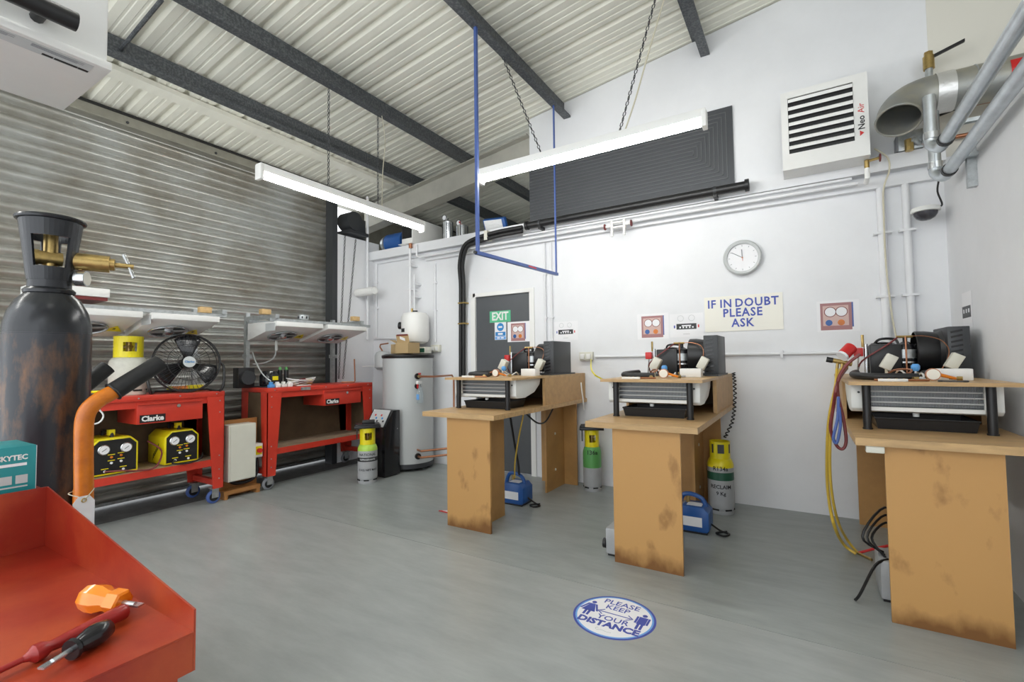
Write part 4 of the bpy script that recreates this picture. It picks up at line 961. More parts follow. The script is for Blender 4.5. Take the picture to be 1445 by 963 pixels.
bottle(-.60, 4.12, .098, .44, .56, 'cylgrey', 'grey reclaim gas bottle with yellow shoulder and dark green band', ((.86, 1.0, 'yellow'), (.60, .74, 'darkgreen')), False, solid=True, texts=(('R134a', .045, .355, 'black'), ('RECLAIM', .04, .215, 'black'), ('9 Kg', .038, .165, 'black')))
q = PZ(518, 683, 0)
bottle(q.x-.05, q.y+.05, .098, .40, .555, 'cylgrey', 'grey gas bottle with lime green shoulder beside the black recovery cart', ((.83, 1.0, 'limegreen'), (.555, .66, 'black')), True, texts=(('NATIONAL', .036, .292, 'darkgrey'), ('REFRIGERANTS', .024, .243, 'tankgrey'), ('12 KG NET MAX', .028, .14, 'black')))
# warning board on the floor behind the first desk panel
a = PZ(619, 722, 0)
fs_ = thing('floor_warning_board', 'red bordered white warning board lying on the floor', 'sign', (a.x, a.y, 0))
MB().prism([(a.x, a.y, .002), (a.x+.22, a.y+.16, .002), (a.x+.30, a.y-.02, .002)], (0, 0, .006)).build('board', 'brightred', fs_)
MB().prism([(a.x+.028, a.y+.010, .0081), (a.x+.212, a.y+.140, .0081), (a.x+.28, a.y-.012, .0081)], (0, 0, .0006)).build('white_field', 'paper', fs_)

# =================================================================== FLOOR STICKER
fc = PZ(866.5, 870.5, 0); R = .193
st = thing('floor_sticker', 'round blue and white keep your distance floor sticker', 'sticker', (fc.x, fc.y, 0))
for r_, m_, z_, nm in ((R, 'inkblue', .0008, 'blue_rim'), (R*.945, 'skyblue', .0011, 'light_blue_ring'), (R*.90, 'paper', .0014, 'white_disc')):
    MB().cyl((fc.x, fc.y, 0.0002), (fc.x, fc.y, z_), r_, n=56).build(nm, m_, st)
def ft(s_, size, dx, dy, bold): text('lettering', s_, size, (fc.x+dx, fc.y+dy, .0016), XV, YV, 'inkblue', st, bold=bold, ext=.0002)
ft('PLEASE', .058, .0, .118, .0006); ft('KEEP', .055, -.005, .068, .0006); ft('YOUR', .056, .005, -.035, .0006); ft('DISTANCE', .062, .0, -.088, .003)
MB().tube([(fc.x-.03, fc.y-.125, .0017), (fc.x-.04, fc.y-.135, .0017), (fc.x-.03, fc.y-.145, .0017), (fc.x-.01, fc.y-.139, .0017), (fc.x+.015, fc.y-.143, .0017), (fc.x+.035, fc.y-.14, .0017)], .0012, 4).build('signature', 'tankgrey', st)
z_ = .0015
B('arrow_shaft', 'inkblue', st, fc.x-.075, fc.x+.075, fc.y+.012, fc.y+.018, z_, z_+.0005)
for s_ in (-1, 1):
    for k in (-1, 1): MB().obx((fc.x+s_*.072, fc.y+.015+k*.011, z_+.0003), Vector((s_*.014, -k*.012, 0)), Vector((.0018, s_*k*.002, 0)), (0, 0, .0002)).build('arrow_head', 'inkblue', st)
def figure(x, y, dress):
    mb = MB(); mb.cyl((x, y+.062, z_), (x, y+.062, z_+.0005), .012, n=16)
    if dress: mb.prism([(x-.012, y+.046, z_), (x-.034, y-.025, z_), (x+.034, y-.025, z_), (x+.012, y+.046, z_)], (0, 0, .0005))
    else: mb.bx(x-.020, x+.020, y-.02, y+.046, z_, z_+.0005)
    for s_ in (-1, 1):
        mb.bx(x+s_*.009-.006, x+s_*.009+.006, y-.065, y-.02, z_, z_+.0005)
        mb.obx((x+s_*(.03 if dress else .027), y+.015, z_+.00025), (.005, 0, 0), (s_*(.012 if dress else 0), -.03, 0), (0, 0, .00025))
    mb.build('figure_symbol', 'inkblue', st)
figure(fc.x-.128, fc.y+.015, True); figure(fc.x+.128, fc.y+.01, False)

# =================================================================== HOT WATER TANK CORNER
tx_, ty_, tr_ = -3.97, 4.11, .29
tk = thing('hot_water_tank', 'tall pale grey hot water tank with black lid', 'tank', (tx_, ty_, 0))
MB().lathe([(tr_, .06), (tr_, 1.27)], (tx_, ty_, 0), ZV, 48).build('body', 'tankgrey', tk)
MB().lathe([(tr_+.004, 1.265), (tr_+.012, 1.275), (tr_+.012, 1.30), (tr_*.9, 1.315), (0, 1.32)], (tx_, ty_, 0), ZV, 48).build('lid', 'black', tk)
MB().lathe([(tr_+.004, .035), (tr_+.004, .085)], (tx_, ty_, 0), ZV, 48).build('base_band', 'darkgrey', tk)
for a in (0.3, 2.4, 4.5): MB().cyl((tx_+.2*math.cos(a), ty_+.2*math.sin(a), 0), (tx_+.2*math.cos(a), ty_+.2*math.sin(a), .04), .02, n=10).build('foot', 'darkgrey', tk)
def onT(ang, z): return Vector((tx_+tr_*math.cos(ang), ty_+tr_*math.sin(ang), z))
for zz_, aa in ((1.06, -.45), (.95, -.45), (.17, -.45)):
    p_ = onT(aa, zz_); dv = Vector((math.cos(aa), math.sin(aa), 0)); MB().cyl(p_-dv*.005, p_+dv*.02, .034, n=16).build('port', 'black', tk)
p_ = onT(-.45, 1.06); dv = Vector((math.cos(-.45), math.sin(-.45), 0))
MB().tube([p_+dv*.02, p_+dv*.14, p_+dv*.16+Vector((.13, .02, 0)), Vector((tx_+.47, YW-.08, 1.06)), Vector((tx_+.48, YW-.06, 1.02)), Vector((tx_+.48, YW-.06, .62))], .011, 8, smooth=False).build('copper_pipe', 'copper', tk)
MB().cyl(p_+dv*.05, p_+dv*.09, .018, n=10).build('valve_body', 'brass', tk); MB().obx(p_+dv*.07+ZV*.03, dv*.03, (0, .008, 0), (0, 0, .008)).build('red_lever', 'brightred', tk)
p_ = onT(-.45, .17)
for dz in (0, .07): MB().tube([p_+dv*(.015 if dz == 0 else 0)+ZV*dz, p_+dv*.1+ZV*dz, Vector((tx_+.75, YW-.1, .20+dz))], .012, 8, smooth=False).build('bottom_pipe', 'copper', tk)
sb = thing('spray_bottle', 'clear spray bottle with red trigger hanging on the tank valve', 'bottle', onT(-.45, .8)+dv*.07)
c0 = onT(-.45, .765)+dv*.08
MB().lathe([(.03, 0), (.036, .01), (.036, .12), (.028, .15), (.014, .19), (.012, .21)], c0, ZV, 18).build('body', 'glassclear', sb)
B('label', 'skyblue', sb, c0.x-.02, c0.x+.02, c0.y-.0375, c0.y-.0365, c0.z+.04, c0.z+.10)
MB().bx(c0.x-.015, c0.x+.015, c0.y-.05, c0.y+.02, c0.z+.21, c0.z+.245).build('spray_head', 'white', sb, .004); MB().bx(c0.x-.006, c0.x+.006, c0.y-.045, c0.y-.03, c0.z+.165, c0.z+.212).build('trigger', 'brightred', sb)
# cartons on the tank
zt_ = 1.3205
cb_ = thing('cardboard_box', 'open cardboard box with white flap label on the tank lid', 'box', (tx_+.0, ty_, zt_))
MB().bx(tx_+.02, tx_+.21, ty_-.22, ty_-.03, zt_, zt_+.12).build('carton', 'card', cb_)
fl1 = MB().obx((tx_+.115, ty_-.205, zt_+.165), (.095, 0, 0), (0, -.01, .045), (0, .001, 0)).build('flap', 'card', cb_)
MB().obx((tx_+.115, ty_-.209, zt_+.165), (.04, 0, -.012), (0, -.0035, .016), (0, .001, 0)).build('sticker', 'paper', fl1)
MB().obx((tx_+.115, ty_-.214, zt_+.205), (.085, 0, 0), (0, -.002, .009), (0, .001, 0)).build('red_print', 'darkred', fl1)
MB().obx((tx_-.03, ty_-.17, zt_+.135), (-.05, 0, .02), (0, .045, 0), (0, 0, .001)).build('flap', 'card', cb_)
cb2 = tag(MB().bx(tx_-.16, tx_+.01, ty_-.12, ty_+.08, zt_, zt_+.11).build('cardboard_box', 'card', None, .002), 'small closed cardboard box beside the open one on the tank', 'box')
bg_ = thing('parts_bag', 'pale plastic parts box with green contents on the tank lid', 'box', (tx_+.2, ty_+.1, zt_))
MB().bx(tx_+.05, tx_+.22, ty_+.05, ty_+.16, zt_, zt_+.075).build('tub', 'cream', bg_, .004); MB().bx(tx_+.06, tx_+.21, ty_+.047, ty_+.051, zt_+.012, zt_+.06).build('window', 'darkgreen', bg_)
# vessels
wv = thing('white_expansion_vessel', 'white expansion vessel hung on the wall above the tank', 'vessel', (W(586, 460).x, YW-.2, 1.5))
vx, vy = PY(586, 460, YW-.19).x, YW-.19; vz0, vz1 = PY(586, 484, vy).z-.02, PY(586, 441, vy).z
MB().lathe([(0, 0), (.10, .005), (.15, .03), (.165, .07), (.165, vz1-vz0-.06), (.14, vz1-vz0-.015), (.06, vz1-vz0), (0, vz1-vz0)], (vx, vy, vz0), ZV, 32).build('body', 'white', wv)
MB().cyl((vx, vy, vz1-.005), (vx, vy, vz1+.02), .03, n=12).build('top_cap', 'black', wv)
MB().cyl((vx-.16, vy-.03, vz0+.23), (vx-.215, vy-.05, vz0+.235), .045, n=14).build('gauge', 'black', wv)
MB().cyl((vx-.05, vy, vz1-.01), (vx-.05, vy, vz1+.05), .014, n=8).build('brass_valve', 'brass', wv)
for k in range(3):
    a = -2.05+.14*k; MB().obx((vx+.1655*math.cos(a), vy+.1655*math.sin(a), vz0+.165), Vector((-math.sin(a), math.cos(a), 0))*.018, Vector((math.cos(a), math.sin(a), 0))*.001, ZV*.022).build('black_label', 'black', wv)
B('wall_strap', 'galv', wv, vx-.03, vx+.03, vy+.16, YW-.0005, vz0+.1, vz0+.14)
gv = thing('grey_expansion_vessel', 'small grey expansion vessel behind the tank', 'vessel', (tx_-.33, ty_+.1, 1.1))
gx_, gy_ = PY(540, 505, 4.28).x, 4.28
MB().lathe([(0, 0), (.07, .01), (.1, .04), (.1, .19), (.08, .23), (.03, .245), (0, .246)], (gx_, gy_, 1.12), ZV, 24).build('body', 'tankgrey', gv)
MB().tube([(gx_, gy_, 1.36), (gx_-.05, gy_, 1.42), (gx_-.04, gy_, 1.45), (gx_+.12, gy_-.02, 1.46)], .009, 8, smooth=False).build('copper_pipe', 'copper', gv)
B('wall_bracket', 'galv', gv, gx_-.02, gx_+.02, gy_+.09, YW-.0005, 1.2, 1.24)
tag(MB().tube([(-4.86, 4.2, 1.17), (-4.75, 4.3, 1.17), (-4.66, 4.38, 1.12), (-4.6, 4.39, 1.08), (-4.42, 4.38, 1.1)], .007, 6).build('white_cable', 'white'), 'white cable loop on the wall left of the tank', 'cable')
tag(MB().tube([PX(500, 524, -4.60), PX(500, 507, -4.6), PX(499.5, 497, -4.60)], .008, 8, smooth=False).build('copper_stub', 'copper'), 'upright copper pipe stub behind the far red bench', 'pipe') if False else None

# black recovery cart
cx_ = PY(543, 672, 3.62); mb = MB()
ct = thing('recovery_cart', 'black floor standing machine with slanted control panel', 'machine', (-4.0, 3.75, 0))
x0, x1, y0, y1 = -4.33, -3.93, 3.52, 3.74
p0_ = PZ(543, 673, .02); x1 = p0_.x; y0 = p0_.y
MB().prism([(x1, y0, .01), (x1, y1+.06, .01), (x1, y1+.06, .70), (x1, y1-.05, .70), (x1, y0, .53)], (-.30, 0, 0)).build('casing', 'blackgloss', ct, .006)
sl_ = Vector((0, y1-.05-y0, .17)).normalized(); nn_ = XV.cross(sl_)
mid = Vector((x1-.15, (y0+y1-.05)/2, .615)); nrm_ = Vector((0, -sl_.z, sl_.y))
cp = MB().obx(mid+nrm_*.004, XV*.125, sl_*.10, nrm_*.003).build('control_panel', 'tankgrey', ct)
for k in range(7):
    MB().obx(mid+nrm_*.008+XV*(-.09+.03*k)+sl_*(.035*((k*5) % 3-1)), XV*.010, sl_*.010, nrm_*.002).build('button', ('black', 'brightred', 'signblue')[k % 3], cp)
MB().cyl((x1, y0+.18, .50), (x1+.004, y0+.18, .50), .008, n=8).build('screw', 'steelbright', ct)
B('plinth', 'black', ct, x1-.28, x1-.02, y0+.02, y1+.04, 0, .012)

# =================================================================== RED WORKBENCHES
def caster(parent, x, y, m_wheel='bluepaint'):
    c_ = MB().bx(x-.035, x+.035, y-.035, y+.035, .128, .137).bx(x-.022, x-.016, y-.03, y+.025, .05, .13).bx(x+.016, x+.022, y-.03, y+.025, .05, .13).build('caster', 'galv', parent)
    MB().lathe([(.05, 0), (.058, .006), (.058, .02), (.05, .026)], (x-.013, y-.01, .0585), XV, 24).build('wheel', m_wheel, c_)
    MB().cyl((x-.0145, y-.01, .0585), (x+.0145, y-.01, .0585), .038, n=18).build('wheel_hub', 'black', c_)
def bench(y0, y1, label, wheel, drawer):
    xb_, xf = -4.88, -4.42; zt = .985
    t = thing('workbench', label, 'workbench', ((xb_+xf)/2, (y0+y1)/2, 0), 'red steel workbenches')
    MB().bx(xb_, xf+.004, y0, y1, zt-.045, zt).build('top', 'red', t, .004)
    B('front_rail', 'red', t, xf-.024, xf-.0125, y0+.006, y1-.006, zt-.10, zt-.0455)
    for yy, s_ in ((y0, 1), (y1, -1)):
        for xx, q_ in ((xf, -1), (xb_, 1)):
            g = MB()
            g.prism([(xx, yy, .135), (xx, yy+s_*.085, .135), (xx, yy+s_*.145, zt-.045), (xx, yy, zt-.045)], (q_*.012, 0, 0))
            g.prism([(xx, yy, .135), (xx+q_*.085, yy, .135), (xx+q_*.12, yy, zt-.045), (xx, yy, zt-.045)], (0, s_*.004, 0))
            lg = g.build('leg', 'red', t, smooth=False)
            if q_ == -1:
                for z in (.22, .30, .42, .80, .90): MB().cyl((xx, yy+s_*.04, z), (xx+.003, yy+s_*.04, z), .006, n=8).build('rivet', 'galv', lg)
            caster(t, xx+q_*.05, yy+s_*.05, wheel)
        B('side_panel', 'hardboard', t, xb_+.10, xf-.10, min(yy+s_*.005, yy+s_*.012), max(yy+s_*.005, yy+s_*.012), .33, zt-.05)
        B('foot_rail', 'red', t, xb_+.02, xf-.02, min(yy+s_*.01, yy+s_*.05), max(yy+s_*.01, yy+s_*.05), .15, .20)
    B('back_panel', 'hardboard', t, xb_+.004, xb_+.012, y0+.02, y1-.02, .34, zt-.05)
    B('shelf', 'shelfwood', t, xb_+.012, xf-.012, y0+.02, y1-.02, .375, .39)
    B('shelf_lip', 'red', t, xf-.02, xf-.008, y0+.09, y1-.09, .335, .392)
    for k in range(5):
        yk = y0+.07+(y1-y0-.14)*k/4; MB().cyl((xf+.004, yk, zt-.022), (xf+.007, yk, zt-.022), .006, n=8).build('rivet', 'galv', t)
    a, b = drawer
    dw = MB().bx(xf-.36, xf+.0, a, b, zt-.225, zt-.062).build('drawer', 'red', t, .004)
    B('drawer_lip', 'red', dw, xf, xf+.016, a, b, zt-.075, zt-.062)
    MB().bx(xf+.0005, xf+.003, a+.02, a+.195, zt-.215, zt-.155).build('badge', 'black', dw)
    text('badge_lettering', 'Clarke', .056, (xf+.0035, a+.107, zt-.186), YV, ZV, 'white', dw, bold=.0022)
    MB().cyl((xf, (a+b)/2+.05, zt-.10), (xf+.010, (a+b)/2+.05, zt-.10), .014, n=12).build('lock', 'steelbright', dw)
    return t
bench(.98, 2.27, 'red workbench with two yellow recovery machines on its shelf', 'bluepaint', (1.615, 2.09))
bench(2.67, 3.97, 'red workbench with an empty wooden shelf by the tank', 'midgrey', (3.30, 3.80))
B('plate_sticker', 'galv', bpy.data.objects['workbench.001'], -4.4155, -4.413, 3.02, 3.13, .945, .975)

# recovery machines
def recovery(y0, y1, label, hose):
    xb_, xf = -4.80, -4.50; z = .3905; H = .275
    t = thing('recovery_machine', label, 'machine', ((xb_+xf)/2, (y0+y1)/2, z), 'yellow and black recovery machines')
    pr_ = [(y0, 0), (y1, 0), (y1, H-.05), (y1-.05, H), (y0+.05, H), (y0, H-.05)]
    MB().prism([(xb_, y, z+.006+h_) for y, h_ in pr_], (xf-xb_, 0, 0)).build('casing', 'yellow', t, .006)
    i_ = .014; pf = [(y0+i_, i_), (y1-i_, i_), (y1-i_, H-.055), (y1-.055, H-i_), (y0+.055, H-i_), (y0+i_, H-.055)]
    fp = MB().prism([(xf-.001, y, z+.006+h_) for y, h_ in pf], (.004, 0, 0)).build('front_panel', 'black', t)
    L = y1-y0
    for f in (.27, .73):
        c_ = Vector((xf+.003, y0+L*f, z+H*.72)); g_ = MB().lathe([(.036, 0), (.038, .01), (.034, .014)], c_, XV, 24).build('gauge', 'steelbright', fp)
        MB().cyl(c_+XV*.0135, c_+XV*.0145, .031, n=24).build('gauge_face', 'paper', g_)
        MB().obx(c_+XV*.0155, (.0004, 0, 0), (0, .014, .010), (0, -.001, .0015)).build('needle', 'black', g_)
    for k, (f, h_, m_) in enumerate(((.43, .50, 'orange'), (.63, .52, 'orange'), (.43, .34, 'paper'), (.63, .36, 'paper'), (.3, .13, 'paper'), (.68, .13, 'paper'))):
        MB().cyl((xf+.003, y0+L*f, z+H*h_), (xf+.008, y0+L*f, z+H*h_), .009, n=10).build('knob', m_, fp)
        B('print_line', 'yellow', fp, xf+.003, xf+.0034, y0+L*f-.022, y0+L*f+.022, z+H*h_+.016, z+H*h_+.022)
    for k in range(6):
        MB().obx((xb_+.10+.018*k, y0-.0005, z+.06+.018*k), (.003, 0, 0), (0, .001, 0), (.010, 0, .03)).build('vent_slot', 'black', t)
    MB().tube([(xb_+.06, (y0+y1)/2, z+H), (xb_+.07, (y0+y1)/2, z+H+.045), (xf-.07, (y0+y1)/2, z+H+.045), (xf-.06, (y0+y1)/2, z+H)], .014, 8, smooth=False).build('handle', 'black', t)
    B('handle_clip', 'yellow', t, xf-.10, xf-.06, (y0+y1)/2-.02, (y0+y1)/2+.02, z+H+.02, z+H+.062)
    B('feet', 'rubber', t, xb_+.02, xf-.02, y0+.02, y1-.02, z, z+.0065)
    MB().tube([(xf+.006, y0+L*.3, z+.035)]+[Vector(p) for p in hose], .007, 6).build('hose', 'darkred' if y0 < 1.7 else 'rubber', t)
recovery(1.36, 1.66, 'yellow recovery machine with a brown hose, behind the trolley handle', [(-4.43, 1.53, .425), (-4.405, 1.62, .41), (-4.40, 1.74, .415), (-4.5, 1.82, .52), (-4.6, 1.76, .6)])
recovery(1.84, 2.10, 'yellow recovery machine with a black hose, by the bench end', [(-4.44, 1.88, .41), (-4.41, 1.98, .40), (-4.42, 2.08, .42), (-4.5, 2.13, .45)])

# bench top items, near bench
ZB = .9855
bottle(-4.66, 1.64, .125, .31, .47, 'cylwhite', 'stubby white gas bottle with yellow collar on the near bench', (), False, z=ZB)
# floor fan
fn = thing('floor_fan', 'black round floor fan on the near red bench', 'fan', (-4.63, 2.06, ZB))
fcn = Vector((-4.47, PX(264, 508, -4.47).y, 1.236)); fax = Vector((.96, -.20, .12)).normalized(); FR = .244
u_, v_ = basis(fax)
for r_, o_, tr__ in ((FR, 0, .007), (FR*.98, .05, .003), (FR*.98, -.06, .004), (FR*.62, .068, .002), (FR*.33, .075, .002)):
    MB().torus(fcn+fax*o_, fax, r_, tr__, 40, 6).build('guard_ring', 'black', fn)
gw = MB()
for k in range(44):
    a = 2*PI*k/44; d = u_*math.cos(a)+v_*math.sin(a)
    gw.tube([fcn+fax*.078+d*.045, fcn+fax*.07+d*FR*.6, fcn+fax*.045+d*FR*.97, fcn+d*FR], .0013, 4, smooth=False)
    gw.tube([fcn-fax*.09+d*.045, fcn-fax*.06+d*FR*.97, fcn+d*FR], .0013, 4, smooth=False)
g_ = gw.build('guard_wires', 'black', fn); g_['kind'] = 'stuff'
MB().cyl(fcn-fax*.10, fcn+fax*.03, .05, n=20).build('motor', 'black', fn)
MB().cyl(fcn+fax*.076, fcn+fax*.084, .046, n=24).build('badge_disc', 'tankgrey', fn)
text('badge_lettering', 'Clarke', .026, fcn+fax*.0855, ZV.cross(fax), (fax.cross(ZV.cross(fax))), 'signblue', fn, bold=.0004)
for k in range(3):
    a = 2*PI*k/3+.5; mb = MB(); R0 = []
    for i in range(7):
        f = i/6; aa = a+.9*(f-.5)
        for rr in (.05, .12, .19, .235):
            R0.append(fcn+fax*(.02-.05*(f-.5)*1.0)+(u_*math.cos(aa)+v_*math.sin(aa))*rr*(1 if rr < .2 else (.93+.07*math.sin(PI*f))))
    mb.add(R0, [(i*4+j, i*4+j+1, i*4+j+5, i*4+j+4) for i in range(6) for j in range(3)])
    o = mb.build('blade', 'blackgloss', fn); so = o.modifiers.new('s', 'SOLIDIFY'); so.thickness = .004
sd_ = ZV.cross(fax).normalized()
for s_ in (-1, 1):
    MB().tube([fcn+sd_*s_*(FR+.005), fcn+sd_*s_*(FR+.035)-ZV*.05, Vector((fcn.x+.02, fcn.y, ZB+.0150))+sd_*s_*(FR+.01), Vector((fcn.x-.14, fcn.y+.02, ZB+.0150))+sd_*s_*(FR*.8)], .011, 8).build('stand', 'black', fn)
MB().cyl(Vector((fcn.x-.14, fcn.y+.02, ZB+.0150))+sd_*FR*.8, Vector((fcn.x-.14, fcn.y+.02, ZB+.0150))-sd_*FR*.8, .010, n=8).build('stand_bar', 'black', fn)
ty = thing('yellow_valve', 'small yellow handled valve on the near bench', 'valve', (-4.5, 1.38, ZB))
q = PX(137, 550, -4.50); MB().cyl((-4.5, q.y, ZB), (-4.5, q.y, ZB+.035), .018, n=12).build('body', 'brass', ty); MB().lathe([(.04, 0), (.045, .008), (.04, .016)], (-4.5, q.y, ZB+.035), ZV, 14).build('handle', 'yellow', ty)
tl = thing('yellow_tool', 'yellow and black tool lying under the fan', 'tool', (-4.52, 2.0, ZB))
MB().cyl((-4.66, 1.95, ZB+.026), (-4.66, 2.07, ZB+.026), .025, n=12).build('ribbed_body', 'orange', tl); MB().cyl((-4.66, 1.925, ZB+.0265), (-4.66, 1.95, ZB+.0265), .026, n=12).build('cap', 'yellow', tl)
MB().bx(-4.69, -4.64, 2.07, 2.20, ZB, ZB+.055).build('grip', 'yellow', tl, .006)
tag(MB().tube([(-4.45, 1.02, ZB+.012), (-4.43, 1.2, ZB+.014), (-4.40, 1.27, ZB+.012), (-4.39, 1.33, .95), (-4.39, 1.40, .86), (-4.40, 1.36, .80), (-4.42, 1.25, .84)], .006, 6).build('white_cable', 'white'), 'white cable drooping over the near bench edge', 'cable')
# bench top items, far bench
cu = thing('bench_compressor', 'small black fridge compressor with yellow sticker on the far bench', 'compressor', (-4.66, 3.05, ZB))
q = PX(382, 535, -4.62); yk = q.y
MB().lathe([(.085, 0), (.095, .03), (.095, .1), (.07, .15), (.0, .16)], (-4.64, yk, ZB+.01), ZV, 24).build('pot', 'blackgloss', cu)
MB().bx(-4.58, -4.54, yk-.05, yk+.05, ZB+.02, ZB+.12).build('terminal_box', 'black', cu, .006)
B('yellow_sticker', 'yellow', cu, -4.5395, -4.5385, yk-.03, yk+.03, ZB+.07, ZB+.11)
B('base', 'darkgrey', cu, -4.76, -4.52, yk-.11, yk+.11, ZB, ZB+.011)
for s_ in (.10, .17): MB().cyl((-4.62, yk+s_, ZB+.011), (-4.62, yk+s_, ZB+.17), .022, n=12).build('capacitor', 'black', cu); MB().cyl((-4.62, yk+s_, ZB+.17), (-4.62, yk+s_, ZB+.20), .014, n=10).build('green_cap', 'green', cu)
B('base_wing', 'darkgrey', cu, -4.66, -4.58, yk+.11, yk+.20, ZB, ZB+.011)
cd = thing('bench_condenser', 'dark finned condenser standing behind the compressor', 'condenser', (-4.72, yk-.2, ZB))
MB().bx(-4.80, -4.70, yk-.28, yk-.12, ZB, ZB+.20).build('core', 'black', cd, .004); MB().cyl((-4.70, yk-.2, ZB+.1), (-4.66, yk-.2, ZB+.1), .07, n=20).build('fan_ring', 'darkgrey', cd)
wr = thing('cable_coil', 'tangled coil of white and yellow cable on the far bench', 'cable', (-4.55, 3.3, ZB))
q = PX(425, 537, -4.52)
for k in range(6):
    pts = [(q.x+(.05+.008*k)*math.cos(a)*.9, q.y+(.10+.012*k)*math.sin(a), ZB+.022+.010*k+.012*math.sin(2*a+k)) for a in [2*PI*j/10 for j in range(10)]]
    MB().tube(pts, .005, 5, closed=True, sub=3).build('loop', 'white' if k % 3 else 'rope', wr)
MB().cyl((q.x, q.y-.02, ZB+.04), (q.x+.01, q.y+.04, ZB+.05), .03, n=12).build('red_plug', 'darkred', wr); MB().bx(q.x-.03, q.x+.02, q.y+.06, q.y+.12, ZB+.02, ZB+.06).build('yellow_plug', 'yellow', wr, .005)
for k, (px, m_, lab) in enumerate(((352, 'lightblue', 'small blue cable connector'), (363, 'white', 'small white junction block'), (345, 'whiteplastic', 'pale plastic terminal block'), (372, 'white', 'white cable clip strip'))):
    q = Vector((-4.47, 2.735+.065*k, 0)); tag(MB().bx(q.x-.03, q.x+.02, q.y-.025, q.y+.025, ZB, ZB+.03+.01*(k % 2)).bx(q.x-.02, q.x+.01, q.y-.015, q.y+.015, ZB+.03, ZB+.055).build('connector', m_, None, .004), lab+' on the far bench', 'connector')
tag(MB().tube([(-4.44, 2.99, ZB+.007), (-4.435, 3.06, ZB+.007), (-4.44, 3.11, ZB+.007), (-4.435, 3.15, ZB+.007)], .005, 6).build('white_cable', 'white'), 'white cable trailing along the far bench edge', 'cable')
tag(MB().tube([(-4.80, 2.735, 1.34), (-4.68, 2.70, 1.24), (-4.56, 2.70, 1.12), (-4.475, 2.735, ZB+.062)], .006, 6).build('grey_cable', 'tankgrey'), 'grey cable from the strut post to the far bench', 'cable')
q = PX(500, 530, -4.55); tag(MB().tube([(q.x-.1, q.y-.1, ZB+.008), (q.x, q.y, ZB+.008), (q.x, q.y+.01, ZB+.02), PX(500, 507, -4.55)], .008, 8, smooth=False).build('bent_copper_pipe', 'copper'), 'bent copper pipe standing up on the far bench', 'pipe')

# strut frames with ceiling evaporators above each bench
def cooler(y0, y1, label, plain_left=False):
    xf, xb_ = -4.30, -4.80
    t = thing('unit_cooler', label, 'cooler', ((xf+xb_)/2, (y0+y1)/2, 1.45), 'white unit coolers over the benches')
    zt, zf, zr = 1.632, 1.585, 1.455
    MB().prism([(xf, y0, zt), (xf, y0, zf), (xb_, y0, zr), (xb_, y0, zt)], (0, y1-y0, 0)).build('casing', 'whitemetal', t, .004)
    d = Vector((xb_-xf, 0, zr-zf)).normalized(); nrm = Vector((d.z, 0, -d.x)) * -1
    if nrm.z > 0: nrm = -nrm
    c_ = Vector(((xf+xb_)/2-.02, (y0+y1)/2-.03, (zf+zr)/2-.005))
    MB().torus(c_+nrm*.012, nrm, .135, .008, 32, 6).build('fan_ring', 'steelbright', t)
    MB().cyl(c_+nrm*.001, c_+nrm*.006, .128, n=32).build('fan_recess', 'darkgrey', t)
    for k in range(4):
        a = k*PI/2+.3; uu, vv = basis(nrm); e_ = uu*math.cos(a)+vv*math.sin(a); f_ = nrm.cross(e_)
        MB().obx(c_+nrm*.010+e_*.075, e_*.055, f_*.03+nrm*.002, nrm*.0015).build('fan_blade', 'galv', t)
    MB().lathe([(.04, 0), (.04, .022), (.025, .034), (0, .036)], c_+nrm*.008, nrm, 18).build('fan_hub', 'steelbright', t)
    uu = YV; tri = c_+YV*((y1-y0)/2-.055)+nrm*.0022+d*.0
    w3 = MB().prism([tri+d*.075-YV*.066, tri+d*.075+YV*.066, tri-d*.06], nrm*.0015).build('warning_triangle', 'yellow', t)
    MB().obx(tri+d*.012+nrm*.002, d*.016, YV*.008, nrm*.0004).build('warning_mark', 'black', w3)
    MB().bx(xf-.18, xf-.02, y0-.004, y0-.0005, 1.54, 1.615).build('grey_label', 'tankgrey', t) if plain_left else None
cooler(1.12, 1.60, 'white unit cooler over the near bench, close to the gas cylinder')
cooler(1.66, 2.16, 'white unit cooler above the floor fan', True)
cooler(2.68, 3.20, 'white unit cooler over the far bench, by the strut post', True)
cooler(3.26, 3.78, 'white unit cooler over the far bench, by the pier')
def strutframe(y0, y1, label, gy):
    t = thing('evaporator_stand', label, 'frame', (-4.84, y0, ZB))
    for y in (y0, y1):
        B('post', 'galv', t, -4.865, -4.825, y-.02, y+.02, ZB+.0005, 1.74)
        B('arm', 'galv', t, -4.825, -4.32, y-.02, y+.02, 1.6625, 1.70)
        B('clamp', 'galv', t, -4.875, -4.80, y-.03, y+.03, 1.28, 1.32)
    for x in (-4.36, -4.72): B('cross_rail', 'galv', t, x-.018, x+.018, y0-.06, gy, 1.6335, 1.662)
strutframe(1.07, 2.21, 'galvanised strut frame holding coolers over the near bench', 2.24)
strutframe(2.70, 3.735, 'galvanised strut frame holding coolers over the far bench', 3.87)
for k, (px, py, X, lab) in enumerate(((289, 436, -4.36, 'wooden block on the strut frame above the floor fan'), (374, 443, -4.44, 'wooden block on the strut frame near the steel post'), (501, 453, -4.38, 'wooden block on the strut frame by the pier'))):
    y = PX(px, py, X).y; z0__ = 1.7005 if k else 1.6625
    tag(MB().bx(X-.03, X+.03, y-.045, y+.045, z0__, z0__+.05).build('wooden_block', 'wood', None, .003), lab, 'block')
bx_ = thing('white_flat_box', 'white and dark red flat box on top of the near coolers', 'box', (-4.5, 1.3, 1.7005))
MB().bx(-4.72, -4.38, 1.02, 1.42, 1.7255, 1.79).build('lid', 'white', bx_, .004); MB().bx(-4.71, -4.39, 1.03, 1.41, 1.7005, 1.7255).build('base', 'darkred', bx_)
